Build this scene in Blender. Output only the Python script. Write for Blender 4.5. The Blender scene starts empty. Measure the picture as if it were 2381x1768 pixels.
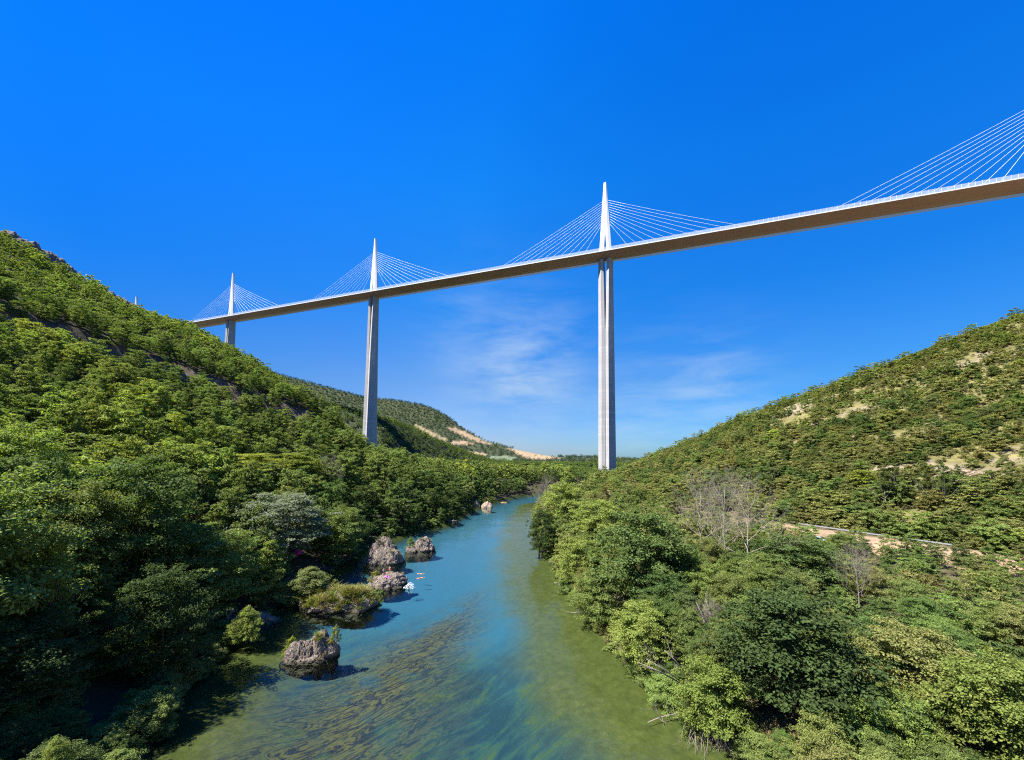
import bpy, bmesh, math, random
import numpy as np
DENOISE = False
from mathutils import Vector, Matrix, noise as mnoise

random.seed(7); RNG = np.random.default_rng(7)
scene = bpy.context.scene
COL = scene.collection
W0, H0 = 2381.0, 1768.0            # size of the photograph the survey marks refer to
F0, OY, PITCH, ROLL, CAMZ = 913.0, 120.0, 0.0612, 0.0072, 30.0
R = math.radians

# ------------------------------------------------------------------ survey
def ray(px, py):
    """direction (dx/dy, dz/dy) from the viewpoint towards a survey mark"""
    px = np.asarray(px, float); py = np.asarray(py, float)
    a = px - W0/2; b = py - H0/2 - OY
    cr, sr = math.cos(ROLL), math.sin(ROLL)
    x = cr*a + sr*b; yv = -sr*a + cr*b
    X, Z, Y = x/F0, -yv/F0, 1.0
    cp, sp = math.cos(PITCH), math.sin(PITCH)
    wy = Y*cp - Z*sp; wz = Y*sp + Z*cp
    return X/wy, wz/wy

def unproj(px, py, d):
    t, e = ray(px, py)
    return np.stack([t*d, np.broadcast_to(d, np.shape(t*d)), CAMZ + e*d], -1)

def water(px, py):
    t, e = ray(px, py)
    d = -CAMZ/e
    return np.stack([t*d, d], -1)

# ------------------------------------------------------------------ numeric helpers
def vnoise(x, y, seed=0):
    xi = np.floor(x).astype(np.int64); yi = np.floor(y).astype(np.int64)
    xf = x - xi; yf = y - yi
    def h(a, b):
        n = (a*374761393 + b*668265263 + seed*1442695041) & 0xffffffff
        n = ((n ^ (n >> 13))*1274126177) & 0xffffffff
        return ((n ^ (n >> 16)) & 0xffff)/65535.0
    u = xf*xf*(3-2*xf); v = yf*yf*(3-2*yf)
    return (h(xi, yi)*(1-u) + h(xi+1, yi)*u)*(1-v) + (h(xi, yi+1)*(1-u) + h(xi+1, yi+1)*u)*v

def fbm(x, y, seed=0, oct=4):
    s = 0; a = .5; 
    for o in range(oct):
        s = s + a*vnoise(x*2**o, y*2**o, seed+o); a *= .5
    return s

def sstep(a, b, x):
    t = np.clip((x-a)/(b-a), 0, 1); return t*t*(3-2*t)

def poly_dist(x, y, P):
    """distance to an open polyline and the signed side (positive to the right of its course)"""
    best = np.full(x.shape, 1e9); side = np.zeros(x.shape)
    for (x0, y0), (x1, y1) in zip(P[:-1], P[1:]):
        dx, dy = x1-x0, y1-y0; L = dx*dx+dy*dy
        t = np.clip(((x-x0)*dx+(y-y0)*dy)/L, 0, 1)
        ex = x-x0-t*dx; ey = y-y0-t*dy
        d = np.hypot(ex, ey); m = d < best
        best = np.where(m, d, best)
        side = np.where(m, np.sign(dy*ex - dx*ey), side)
    return best, side

def in_poly(x, y, P):
    ins = np.zeros(x.shape, bool); n = len(P)
    for i in range(n):
        x0, y0 = P[i]; x1, y1 = P[(i+1) % n]
        if y0 == y1: continue
        c = ((y0 > y) != (y1 > y)) & (x < (x1-x0)*(y-y0)/(y1-y0)+x0)
        ins ^= c
    return ins

# ------------------------------------------------------------------ river banks (survey marks on the waterline)
LB = [(-34, -260), (-36, -40), (-36, 20)] + [tuple(q) for q in water(
    np.array([330, 400, 520, 600, 735, 800, 850, 950, 1030, 1080, 1150, 1190]),
    np.array([1768, 1650, 1500, 1440, 1345, 1310, 1272, 1236, 1216, 1188, 1164, 1153]))]
LB += [(30, LB[-1][1]+38), (95, LB[-1][1]+75), (230, LB[-1][1]+90)]
RB = [(30, -260), (26, -40), (22, 20)] + [tuple(q) for q in water(
    np.array([1725, 1612, 1498, 1415, 1350, 1300, 1262, 1245, 1246, 1262]),
    np.array([1768, 1690, 1590, 1500, 1420, 1350, 1280, 1225, 1195, 1170]))]
RB += [(46, RB[-1][1]+22), (105, RB[-1][1]+50), (230, RB[-1][1]+58)]
RIVER = LB + RB[::-1]

ROAD = [(150, -60), (131, 0), (117, 40), (104, 70), (96, 87), (89, 99), (81, 115), (71, 134), (57, 163),
        (50, 205), (55, 270), (75, 340), (108, 420), (150, 520), (200, 640)]

# silhouettes of the slopes: survey column -> row, distance of the crest
def sil(tab):
    a = np.array(tab, float); t, e = ray(a[:, 0], a[:, 1]); return t, e, a[:, 2]
S1 = sil([(-900, 480, 230), (-300, 500, 245), (0, 552, 262), (60, 585, 268), (110, 615, 275), (165, 640, 285), (220, 668, 295), (255, 700, 303), (300, 727, 312), (340, 737, 320),
          (385, 752, 328), (430, 760, 338), (480, 786, 348), (555, 830, 362), (610, 862, 375), (640, 884, 380),
          (690, 922, 372), (735, 966, 372), (812, 1024, 400), (869, 1066, 470), (930, 1078, 430), (1000, 1090, 420), (1060, 1096, 400), (1100, 1100, 400), (1190, 1100, 400), (1500, 1098, 400)])
K1 = ([ray(c, 0)[0] for c in (-900, 555, 690, 735, 812, 869, 930, 1000, 1100)], [.0, .0, .03, .05, .06, .09, .03, .0, .0])
S2 = sil([(560, 890, 640), (640, 905, 660), (740, 930, 680), (790, 942, 690), (892, 968, 700), (960, 993, 760), (1024, 1026, 800), (1087, 1051, 850),
          (1142, 1070, 900), (1193, 1074, 900), (1300, 1076, 900), (1420, 1078, 900)])
S3 = sil([(300, 800, 2300), (560, 838, 2200), (610, 855, 2150), (680, 876, 2100), (770, 900, 2050), (850, 921, 2000), (885, 925, 1950), (925, 928, 1900),
          (980, 938, 1850), (1010, 948, 1800), (1045, 968, 1750), (1070, 989, 1700), (1130, 1022, 1600), (1200, 1041, 1500), (1250, 1051, 1350),
          (1290, 1057, 1200), (1390, 1059, 1150), (1440, 1063, 1150), (1600, 1068, 1150), (2400, 1080, 1150)])
S4 = sil([(1300, 1085, 430), (1400, 1078, 415), (1440, 1069, 400), (1480, 1061, 385), (1520, 1054, 365), (1600, 1025, 345), (1700, 981, 325), (1800, 947, 312), (1900, 912, 298),
          (2000, 872, 286), (2100, 837, 276), (2200, 797, 268), (2290, 762, 260), (2381, 733, 255), (2700, 640, 240), (3400, 560, 230)])

BENCH = None
def terrain(x, y, raw=False):
    x = np.asarray(x, float); y = np.asarray(y, float)
    yy = np.maximum(np.maximum(y, np.abs(x)/2.3), 1.0)
    t = x/yy; d = yy
    # side of the river
    dl, sl = poly_dist(x, y, LB); dr, sr = poly_dist(x, y, RB)
    inside = in_poly(x, y, RIVER)
    n1 = fbm(x/60, y/60, 3, 4)-.47; n2 = fbm(x/14, y/14, 9, 3)-.43
    # left slope
    pl = .30*np.minimum(dl, 8) + .60*np.maximum(dl-8, 0)
    e = np.interp(t, S1[0], S1[1]); dc = np.interp(t, S1[0], S1[2]); k = np.interp(t, *K1)
    cap = CAMZ + e*np.minimum(d, dc) + k*np.clip(d-dc, 0, 260) - 5.5 - np.maximum(d-dc-260, 0)*.02
    zl = np.minimum(pl + n1*9*sstep(20, 80, dl) + n2*2.0*sstep(4, 20, dl), np.maximum(cap, 4.0))
    # spur behind the piers, and the far hills
    e2 = np.interp(t, S2[0], S2[1]); d2 = np.interp(t, S2[0], S2[2])
    h2 = CAMZ + e2*d2 - 6
    z2 = np.where((t > S2[0][0]-.1), h2*sstep(d2-135, d2+5, d) - np.maximum(d-d2, 0)*.05, 0)
    e3 = np.interp(t, S3[0], S3[1]); d3 = np.interp(t, S3[0], S3[2])
    h3 = CAMZ + e3*d3 - 7
    toe = np.minimum(900, d3-420)
    f3 = np.clip((d-toe)/(d3-toe), 0, 1); f3 = f3*f3*(.55+.45*f3) 
    z3 = h3*f3 - np.maximum(d-d3, 0)*.06
    zvalley = 7.0 + n1*6 + n2*2
    # right slope
    ds, ss = poly_dist(x, y, ROAD); s = ds*ss
    low = .30*np.minimum(dr, 4) + np.clip(dr-4, 0, 68)*.098 + n2*1.2*sstep(3, 12, dr)
    zr = np.where(s > 6.5, 10.7 + .50*(s-6.5) + n1*10*sstep(8, 60, s) + n2*2.5*sstep(8, 30, s), 10.7)
    zr = np.where(s < 0, low + (10.7-low)*sstep(-9, -.6, s), zr)
    e4 = np.interp(t, S4[0], S4[1]); d4 = np.interp(t, S4[0], S4[2])
    cap4 = CAMZ + e4*np.minimum(d, d4) - 2.2 - np.maximum(d-d4, 0)*.12
    zr = np.minimum(zr, np.maximum(cap4, 4))
    left = np.where(dl < dr, True, False)
    zz = np.where(left, zl, zr)
    zz = np.maximum(zz, np.where(d > 300, np.maximum(np.maximum(z2, z3), np.where(d > 330, zvalley, 0)), -9))
    if BENCH is not None and not raw:
        db, sb = poly_dist(x, y, BENCH); q = -db*sb
        zz = zz + np.where(left & (y > 60) & (y < 420), 8.5*sstep(0, 7, q)*np.exp(-np.maximum(q, 0)/40) - 1.5*np.exp(-(q/5)**2), 0)
    # river bed
    dbk = np.minimum(dl, dr)
    bed = -.10*np.minimum(dbk, 4) - 2.6*sstep(4, 24, dr)*sstep(np.interp(y, [60, 110], [3, 0]), np.interp(y, [60, 110], [20, 6]), dl)
    return np.where(inside, bed, zz)

def hit(px, py, dmin=25, dmax=2600):
    t, e = ray(px, py)
    d = np.geomspace(dmin, dmax, 700)
    z = terrain(t*d, d)
    over = np.nonzero(z > CAMZ + e*d)[0]
    k = over[0] if len(over) else len(d)-1
    return np.array([float(t)*d[k], d[k], float(z[k])])

BENCH = [tuple(hit(c, r)[:2]) for c, r in ((-160, 700), (0, 765), (100, 800), (200, 832), (300, 856), (400, 888), (500, 925), (600, 962), (690, 986))]
_dl, _sl = poly_dist(np.array([BENCH[3][0]-30]), np.array([BENCH[3][1]+10.]), BENCH)
if _sl[0] > 0:
    BENCH = BENCH[::-1]

# ------------------------------------------------------------------ object helpers
def tag(o, label=None, cat=None, group=None, kind=None):
    if label: o['label'] = label
    if cat: o['category'] = cat
    if group: o['group'] = group
    if kind: o['kind'] = kind
    return o

def link(name, data, parent=None):
    o = bpy.data.objects.new(name, data); COL.objects.link(o)
    if parent: o.parent = parent
    return o

def thing(name, label, cat, loc=(0, 0, 0), rz=0, group=None):
    o = link(name, None); o.location = loc; o.rotation_euler = (0, 0, rz); o.empty_display_size = .5
    return tag(o, label, cat, group)

def mesh_np(name, V, F, mats, smooth=False, mi=None):
    """V (n,3); F (m,k) with k 3 or 4"""
    V = np.asarray(V, np.float32); F = np.asarray(F, np.int32)
    me = bpy.data.meshes.new(name); k = F.shape[1]
    me.vertices.add(len(V)); me.vertices.foreach_set('co', V.ravel())
    me.loops.add(F.size); me.loops.foreach_set('vertex_index', F.ravel())
    me.polygons.add(len(F))
    me.polygons.foreach_set('loop_start', np.arange(0, F.size, k, dtype=np.int32))
    me.polygons.foreach_set('loop_total', np.full(len(F), k, np.int32))
    for m in (mats if isinstance(mats, (list, tuple)) else [mats]): me.materials.append(m)
    if mi is not None: me.polygons.foreach_set('material_index', np.asarray(mi, np.int32))
    me.polygons.foreach_set('use_smooth', np.full(len(F), smooth, bool))
    me.update(calc_edges=True); me.validate()
    return me

class MB:
    """collects simple solids into one mesh"""
    def __init__(s): s.V = []; s.F = []; s.n = 0
    def add(s, v, f):
        s.V.append(np.asarray(v, float)); s.F += [tuple(i+s.n for i in q) for q in f]; s.n += len(v)
    def box(s, c, h, rz=0):
        v = np.array([(i, j, k) for k in (-1, 1) for j in (-1, 1) for i in (-1, 1)], float)*np.array(h)
        ca, sa = math.cos(rz), math.sin(rz); v = np.stack([v[:, 0]*ca-v[:, 1]*sa, v[:, 0]*sa+v[:, 1]*ca, v[:, 2]], 1)+np.array(c)
        s.add(v, [(0, 2, 3, 1), (4, 5, 7, 6), (0, 1, 5, 4), (2, 6, 7, 3), (0, 4, 6, 2), (1, 3, 7, 5)])
    def tube(s, P, rad, n=6, cap=True):
        P = [Vector(p) for p in P]; rad = [rad]*len(P) if np.isscalar(rad) else rad
        rings = []; ref = Vector((.31, .17, .93))
        for i, p in enumerate(P):
            d = (P[min(i+1, len(P)-1)]-P[max(i-1, 0)]).normalized()
            a = d.cross(ref)
            if a.length < .05: a = d.cross(Vector((1, 0, 0)))
            a.normalize(); b = d.cross(a)
            rings += [p + (a*math.cos(2*math.pi*k/n)+b*math.sin(2*math.pi*k/n))*rad[i] for k in range(n)]
        f = [(i*n+k, i*n+(k+1) % n, (i+1)*n+(k+1) % n, (i+1)*n+k) for i in range(len(P)-1) for k in range(n)]
        if cap: f += [tuple(range(n))[::-1], tuple(range((len(P)-1)*n, len(P)*n))]
        s.add([tuple(v) for v in rings], f)
    def loft(s, rings, cap=True):
        n = len(rings[0]); v = [p for r in rings for p in r]
        f = [(i*n+k, i*n+(k+1) % n, (i+1)*n+(k+1) % n, (i+1)*n+k) for i in range(len(rings)-1) for k in range(n)]
        if cap: f += [tuple(range(n))[::-1], tuple(range((len(rings)-1)*n, len(rings)*n))]
        s.add(v, f)
    def mesh(s, name, mat, smooth=False):
        me = bpy.data.meshes.new(name)
        me.from_pydata(np.concatenate(s.V).tolist(), [], s.F); me.materials.append(mat)
        bm = bmesh.new(); bm.from_mesh(me); bmesh.ops.recalc_face_normals(bm, faces=bm.faces); bm.to_mesh(me); bm.free()
        me.polygons.foreach_set('use_smooth', [smooth]*len(me.polygons)); me.update()
        return me
    def build(s, name, mat, parent=None, smooth=False):
        return link(name, s.mesh(name, mat, smooth), parent)

# ------------------------------------------------------------------ materials
def mat(name):
    m = bpy.data.materials.new(name); m.use_nodes = True
    nt = m.node_tree; nt.nodes.clear()
    return m, nt, nt.nodes.new('ShaderNodeOutputMaterial')
def N(nt, kind, **kw):
    n = nt.nodes.new(kind)
    for k, v in kw.items():
        if k in n.inputs: n.inputs[k].default_value = v
        else: setattr(n, k, v)
    return n
def ramp(nt, stops, interp='LINEAR'):
    r = nt.nodes.new('ShaderNodeValToRGB'); r.color_ramp.interpolation = interp
    e = r.color_ramp.elements
    while len(e) < len(stops): e.new(.5)
    for q, (p, c) in zip(e, stops): q.position = p; q.color = (*c, 1) if len(c) == 3 else c
    return r
def mixc(nt, fac, a, b, blend='MIX'):
    m = nt.nodes.new('ShaderNodeMix'); m.data_type = 'RGBA'; m.blend_type = blend
    for sock, v in ((m.inputs[0], fac), (m.inputs[6], a), (m.inputs[7], b)):
        if hasattr(v, 'links'): nt.links.new(v, sock)
        elif np.isscalar(v): sock.default_value = v
        else: sock.default_value = (*v, 1) if len(v) == 3 else v
    return m.outputs[2]

def plain(name, col, rough=.6, metal=0.0, var=.15, scale=3.0, bump=0.0):
    m, nt, out = mat(name)
    b = N(nt, 'ShaderNodeBsdfPrincipled', Roughness=rough, Metallic=metal)
    tc = N(nt, 'ShaderNodeTexCoord'); no = N(nt, 'ShaderNodeTexNoise', Scale=scale, Detail=5.0)
    nt.links.new(tc.outputs['Object'], no.inputs['Vector'])
    lo = tuple(c*(1-var) for c in col); hi = tuple(min(1, c*(1+var)) for c in col)
    r = ramp(nt, [(.3, lo), (.7, hi)]); nt.links.new(no.outputs['Fac'], r.inputs['Fac'])
    nt.links.new(r.outputs['Color'], b.inputs['Base Color'])
    if bump:
        bp = N(nt, 'ShaderNodeBump', Strength=bump, Distance=.1); nt.links.new(no.outputs['Fac'], bp.inputs['Height']); nt.links.new(bp.outputs['Normal'], b.inputs['Normal'])
    nt.links.new(b.outputs[0], out.inputs[0]); return m

def leaf_mat(name, trans=.35, spread=.45):
    """foliage: the colour of each tree comes from its own leaf_color, every leaf differs a little"""
    m, nt, out = mat(name)
    at = N(nt, 'ShaderNodeAttribute', attribute_type='INSTANCER', attribute_name='leaf_color')
    geo = N(nt, 'ShaderNodeNewGeometry')
    tc = N(nt, 'ShaderNodeTexCoord'); no = N(nt, 'ShaderNodeTexNoise', Scale=4.0, Detail=2.0)
    nt.links.new(tc.outputs['Object'], no.inputs['Vector'])
    hs = N(nt, 'ShaderNodeHueSaturation')
    mh = N(nt, 'ShaderNodeMapRange'); mh.inputs['To Min'].default_value = .475; mh.inputs['To Max'].default_value = .52
    nt.links.new(no.outputs['Fac'], mh.inputs['Value']); nt.links.new(mh.outputs[0], hs.inputs['Hue'])
    mv = N(nt, 'ShaderNodeMapRange'); mv.inputs['To Min'].default_value = 1-spread; mv.inputs['To Max'].default_value = 1+spread
    nt.links.new(geo.outputs['Random Per Island'], mv.inputs['Value']); nt.links.new(mv.outputs[0], hs.inputs['Value'])
    nt.links.new(at.outputs['Color'], hs.inputs['Color'])
    d = N(nt, 'ShaderNodeBsdfPrincipled', Roughness=.7); d.inputs['Specular IOR Level'].default_value = .12
    tr = N(nt, 'ShaderNodeBsdfTranslucent'); mx = N(nt, 'ShaderNodeMixShader', Fac=trans)
    tint = mixc(nt, 1.0, hs.outputs['Color'], (1.05, 1.15, .45), 'MULTIPLY')
    nt.links.new(hs.outputs['Color'], d.inputs['Base Color']); nt.links.new(tint, tr.inputs['Color'])
    nt.links.new(d.outputs[0], mx.inputs[1]); nt.links.new(tr.outputs[0], mx.inputs[2]); nt.links.new(mx.outputs[0], out.inputs[0])
    return m

def ground_mat():
    """soil, dry grass and fields above the waterline; below it olive silt, golden weed mats combed by the current, dark channels"""
    m, nt, out = mat('ground_and_river_bed')
    at = N(nt, 'ShaderNodeAttribute', attribute_name='ground_col'); at.attribute_type = 'GEOMETRY'
    geo = N(nt, 'ShaderNodeNewGeometry'); pos = geo.outputs['Position']
    n1 = N(nt, 'ShaderNodeTexNoise', Scale=.35, Detail=8.0, Roughness=.65); nt.links.new(pos, n1.inputs['Vector'])
    r = ramp(nt, [(.3, (.55, .55, .5)), (.55, (1, 1, 1)), (.75, (1.3, 1.22, 1.1))]); nt.links.new(n1.outputs['Fac'], r.inputs['Fac'])
    c = mixc(nt, 1.0, at.outputs['Color'], r.outputs['Color'], 'MULTIPLY')
    # river bed
    def streaks(sx, sy, dist, det=6.0):
        mp = N(nt, 'ShaderNodeMapping'); mp.vector_type = 'TEXTURE'; mp.inputs['Rotation'].default_value = (0, 0, R(47)); mp.inputs['Scale'].default_value = (sx, sy, 5)
        nt.links.new(pos, mp.inputs['Vector'])
        w = N(nt, 'ShaderNodeTexNoise', Scale=1.0, Detail=det, Roughness=.66, Distortion=dist); nt.links.new(mp.outputs[0], w.inputs['Vector']); return w
    wa = streaks(5.5, 1.5, 1.6, 10.0)
    weed = N(nt, 'ShaderNodeAttribute', attribute_name='weed'); weed.attribute_type = 'GEOMETRY'
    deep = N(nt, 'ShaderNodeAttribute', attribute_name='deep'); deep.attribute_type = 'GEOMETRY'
    r1 = ramp(nt, [(.30, (.030, .034, .022)), (.40, (.070, .064, .022)), (.43, (.022, .022, .026)), (.475, (.009, .010, .018)), (.50, (.066, .057, .020)), (.56, (.085, .075, .026)), (.59, (.016, .018, .024)), (.64, (.058, .062, .022))])
    nt.links.new(wa.outputs['Fac'], r1.inputs['Fac'])
    pt = N(nt, 'ShaderNodeTexNoise', Scale=.16, Detail=5.0, Roughness=.6); nt.links.new(pos, pt.inputs['Vector'])
    pr = N(nt, 'ShaderNodeMapRange'); pr.inputs['From Min'].default_value = .26; pr.inputs['From Max'].default_value = .50; nt.links.new(pt.outputs['Fac'], pr.inputs['Value'])
    wf = N(nt, 'ShaderNodeMath', operation='MULTIPLY'); nt.links.new(weed.outputs['Fac'], wf.inputs[0]); nt.links.new(pr.outputs[0], wf.inputs[1])
    fine = N(nt, 'ShaderNodeTexNoise', Scale=.9, Detail=7.0, Roughness=.7); nt.links.new(pos, fine.inputs['Vector'])
    r2 = ramp(nt, [(.3, (.040, .045, .012)), (.52, (.062, .066, .017)), (.7, (.085, .083, .027))]); nt.links.new(fine.outputs['Fac'], r2.inputs['Fac'])
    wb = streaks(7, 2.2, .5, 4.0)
    r3 = ramp(nt, [(.42, (.012, .032, .046)), (.53, (.020, .050, .052)), (.64, (.042, .066, .026))]); nt.links.new(wb.outputs['Fac'], r3.inputs['Fac'])  # deep bed darkened and tinted for the light that deep water swallows
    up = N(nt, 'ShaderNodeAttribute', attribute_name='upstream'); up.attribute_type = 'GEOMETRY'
    d1 = mixc(nt, up.outputs['Fac'], r3.outputs['Color'], (.024, .085, .140))  # blue light scattered in the water, painted into the upstream bed colour
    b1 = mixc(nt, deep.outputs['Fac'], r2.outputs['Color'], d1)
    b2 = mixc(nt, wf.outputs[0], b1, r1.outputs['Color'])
    sz = N(nt, 'ShaderNodeSeparateXYZ'); nt.links.new(pos, sz.inputs[0])
    mr = N(nt, 'ShaderNodeMapRange'); mr.inputs['From Min'].default_value = -.06; mr.inputs['From Max'].default_value = .12; nt.links.new(sz.outputs['Z'], mr.inputs['Value'])
    cc = mixc(nt, mr.outputs[0], b2, c)
    b = N(nt, 'ShaderNodeBsdfPrincipled', Roughness=.95); b.inputs['Specular IOR Level'].default_value = .1
    bp = N(nt, 'ShaderNodeBump', Strength=.5, Distance=.6); nt.links.new(n1.outputs['Fac'], bp.inputs['Height']); nt.links.new(bp.outputs['Normal'], b.inputs['Normal'])
    nt.links.new(cc, b.inputs['Base Color']); nt.links.new(b.outputs[0], out.inputs[0]); return m

def water_mat():
    m, nt, out = mat('river_water')
    geo = N(nt, 'ShaderNodeNewGeometry')
    mp = N(nt, 'ShaderNodeMapping'); mp.inputs['Scale'].default_value = (1.0, .55, 1); mp.inputs['Rotation'].default_value = (0, 0, R(12))
    nt.links.new(geo.outputs['Position'], mp.inputs['Vector'])
    a = N(nt, 'ShaderNodeTexNoise', Scale=1.5, Detail=3.0, Roughness=.5); nt.links.new(mp.outputs[0], a.inputs['Vector'])
    c = N(nt, 'ShaderNodeTexNoise', Scale=.11, Detail=2.0); nt.links.new(geo.outputs['Position'], c.inputs['Vector'])
    rr = ramp(nt, [(.35, (.25,)*3), (.65, (1,)*3)]); nt.links.new(c.outputs['Fac'], rr.inputs['Fac'])
    h = N(nt, 'ShaderNodeMath', operation='MULTIPLY'); nt.links.new(a.outputs['Fac'], h.inputs[0]); nt.links.new(rr.outputs['Color'], h.inputs[1])
    bp = N(nt, 'ShaderNodeBump', Strength=.6, Distance=.15); nt.links.new(h.outputs[0], bp.inputs['Height'])
    fr = N(nt, 'ShaderNodeFresnel', IOR=1.34); nt.links.new(bp.outputs['Normal'], fr.inputs['Normal'])
    gl = N(nt, 'ShaderNodeBsdfGlossy', Roughness=.04); nt.links.new(bp.outputs['Normal'], gl.inputs['Normal'])
    tr = N(nt, 'ShaderNodeBsdfTransparent', Color=(.80, .90, .85, 1))
    mx = N(nt, 'ShaderNodeMixShader'); nt.links.new(fr.outputs[0], mx.inputs[0]); nt.links.new(tr.outputs[0], mx.inputs[1]); nt.links.new(gl.outputs[0], mx.inputs[2])
    nt.links.new(mx.outputs[0], out.inputs[0]); return m

def rock_mat(name, base, dark, light, wet=False):
    m, nt, out = mat(name)
    tc = N(nt, 'ShaderNodeTexCoord')
    n1 = N(nt, 'ShaderNodeTexNoise', Scale=1.3, Detail=9.0, Roughness=.7); nt.links.new(tc.outputs['Object'], n1.inputs['Vector'])
    n2 = N(nt, 'ShaderNodeTexNoise', Scale=5.0, Detail=6.0, Roughness=.75); nt.links.new(tc.outputs['Object'], n2.inputs['Vector'])
    vo = N(nt, 'ShaderNodeTexVoronoi', Scale=2.4); vo.feature = 'DISTANCE_TO_EDGE'; nt.links.new(tc.outputs['Object'], vo.inputs['Vector'])
    r = ramp(nt, [(.32, dark), (.5, base), (.68, light)]); nt.links.new(n1.outputs['Fac'], r.inputs['Fac'])
    r2 = ramp(nt, [(.36, (.16, .14, .12)), (.52, (.95, .95, .95)), (.70, (1.6, 1.55, 1.48))]); nt.links.new(n2.outputs['Fac'], r2.inputs['Fac'])
    c = mixc(nt, 1.0, r.outputs['Color'], r2.outputs['Color'], 'MULTIPLY')
    if wet:
        ge = N(nt, 'ShaderNodeNewGeometry'); sz = N(nt, 'ShaderNodeSeparateXYZ'); nt.links.new(ge.outputs['Position'], sz.inputs[0])
        wz = N(nt, 'ShaderNodeMath', operation='MULTIPLY_ADD'); nt.links.new(n2.outputs['Fac'], wz.inputs[0]); wz.inputs[1].default_value = -.5; nt.links.new(sz.outputs['Z'], wz.inputs[2])
        m1 = N(nt, 'ShaderNodeMapRange'); m1.inputs['From Min'].default_value = -.1; m1.inputs['From Max'].default_value = .35; nt.links.new(wz.outputs[0], m1.inputs['Value'])
        c = mixc(nt, m1.outputs[0], mixc(nt, .75, c, (.022, .024, .010)), c)
    b = N(nt, 'ShaderNodeBsdfPrincipled', Roughness=.92); b.inputs['Specular IOR Level'].default_value = .2
    ad = N(nt, 'ShaderNodeMath', operation='ADD'); nt.links.new(n1.outputs['Fac'], ad.inputs[0]); nt.links.new(n2.outputs['Fac'], ad.inputs[1])
    bp = N(nt, 'ShaderNodeBump', Strength=1.0, Distance=.5); nt.links.new(ad.outputs[0], bp.inputs['Height']); nt.links.new(bp.outputs['Normal'], b.inputs['Normal'])
    nt.links.new(c, b.inputs['Base Color']); nt.links.new(b.outputs[0], out.inputs[0]); return m

def concrete_mat():
    m, nt, out = mat('pier_concrete')
    tc = N(nt, 'ShaderNodeTexCoord')
    sx = N(nt, 'ShaderNodeSeparateXYZ'); nt.links.new(tc.outputs['Object'], sx.inputs[0])
    dv = N(nt, 'ShaderNodeMath', operation='DIVIDE'); dv.inputs[1].default_value = 4.0; nt.links.new(sx.outputs['Z'], dv.inputs[0])
    fl = N(nt, 'ShaderNodeMath', operation='FLOOR'); nt.links.new(dv.outputs[0], fl.inputs[0])
    wn = N(nt, 'ShaderNodeTexWhiteNoise', noise_dimensions='1D'); nt.links.new(fl.outputs[0], wn.inputs['W'])
    fc = N(nt, 'ShaderNodeMath', operation='FRACT'); nt.links.new(dv.outputs[0], fc.inputs[0])
    ln = N(nt, 'ShaderNodeMath', operation='LESS_THAN'); ln.inputs[1].default_value = .07; nt.links.new(fc.outputs[0], ln.inputs[0])
    mp = N(nt, 'ShaderNodeMapping'); mp.inputs['Scale'].default_value = (.5, .5, .04); nt.links.new(tc.outputs['Object'], mp.inputs['Vector'])
    st = N(nt, 'ShaderNodeTexNoise', Scale=1.2, Detail=6.0); nt.links.new(mp.outputs[0], st.inputs['Vector'])
    r = ramp(nt, [(.0, (.32, .312, .305)), (1, (.36, .352, .345))]); nt.links.new(wn.outputs['Value'], r.inputs['Fac'])
    r2 = ramp(nt, [(.3, (.86, .85, .85)), (.6, (1.03, 1.03, 1.03))]); nt.links.new(st.outputs['Fac'], r2.inputs['Fac'])
    c = mixc(nt, 1.0, r.outputs['Color'], r2.outputs['Color'], 'MULTIPLY')
    c = mixc(nt, ln.outputs[0], c, (.27, .265, .26))
    b = N(nt, 'ShaderNodeBsdfPrincipled', Roughness=.8); nt.links.new(c, b.inputs['Base Color']); nt.links.new(b.outputs[0], out.inputs[0]); return m

def deck_mat():
    m, nt, out = mat('deck_steel_underside')
    tc = N(nt, 'ShaderNodeTexCoord')
    sx = N(nt, 'ShaderNodeSeparateXYZ'); nt.links.new(tc.outputs['Object'], sx.inputs[0])
    dv = N(nt, 'ShaderNodeMath', operation='DIVIDE'); dv.inputs[1].default_value = 22.0; nt.links.new(sx.outputs['X'], dv.inputs[0])
    fc = N(nt, 'ShaderNodeMath', operation='FRACT'); nt.links.new(dv.outputs[0], fc.inputs[0])
    ln = N(nt, 'ShaderNodeMath', operation='LESS_THAN'); ln.inputs[1].default_value = .02; nt.links.new(fc.outputs[0], ln.inputs[0])
    mp = N(nt, 'ShaderNodeMapping'); mp.inputs['Scale'].default_value = (.02, 1.0, 1.0); nt.links.new(tc.outputs['Object'], mp.inputs['Vector'])
    st = N(nt, 'ShaderNodeTexNoise', Scale=1.2, Detail=6.0); nt.links.new(mp.outputs[0], st.inputs['Vector'])
    r = ramp(nt, [(.3, (.37, .20, .172)), (.7, (.43, .25, .22))]); nt.links.new(st.outputs['Fac'], r.inputs['Fac'])
    c = mixc(nt, ln.outputs[0], r.outputs['Color'], (.30, .23, .21))
    b = N(nt, 'ShaderNodeBsdfPrincipled', Roughness=.28); nt.links.new(c, b.inputs['Base Color']); nt.links.new(b.outputs[0], out.inputs[0]); return m

def screen_mat():
    m, nt, out = mat('clear_wind_screen')
    d = N(nt, 'ShaderNodeBsdfPrincipled', Roughness=.25); d.inputs['Base Color'].default_value = (.75, .80, .88, 1)
    t = N(nt, 'ShaderNodeBsdfTransparent', Color=(.92, .95, .98, 1)); mx = N(nt, 'ShaderNodeMixShader', Fac=.26)
    nt.links.new(t.outputs[0], mx.inputs[1]); nt.links.new(d.outputs[0], mx.inputs[2]); nt.links.new(mx.outputs[0], out.inputs[0]); return m

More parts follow.
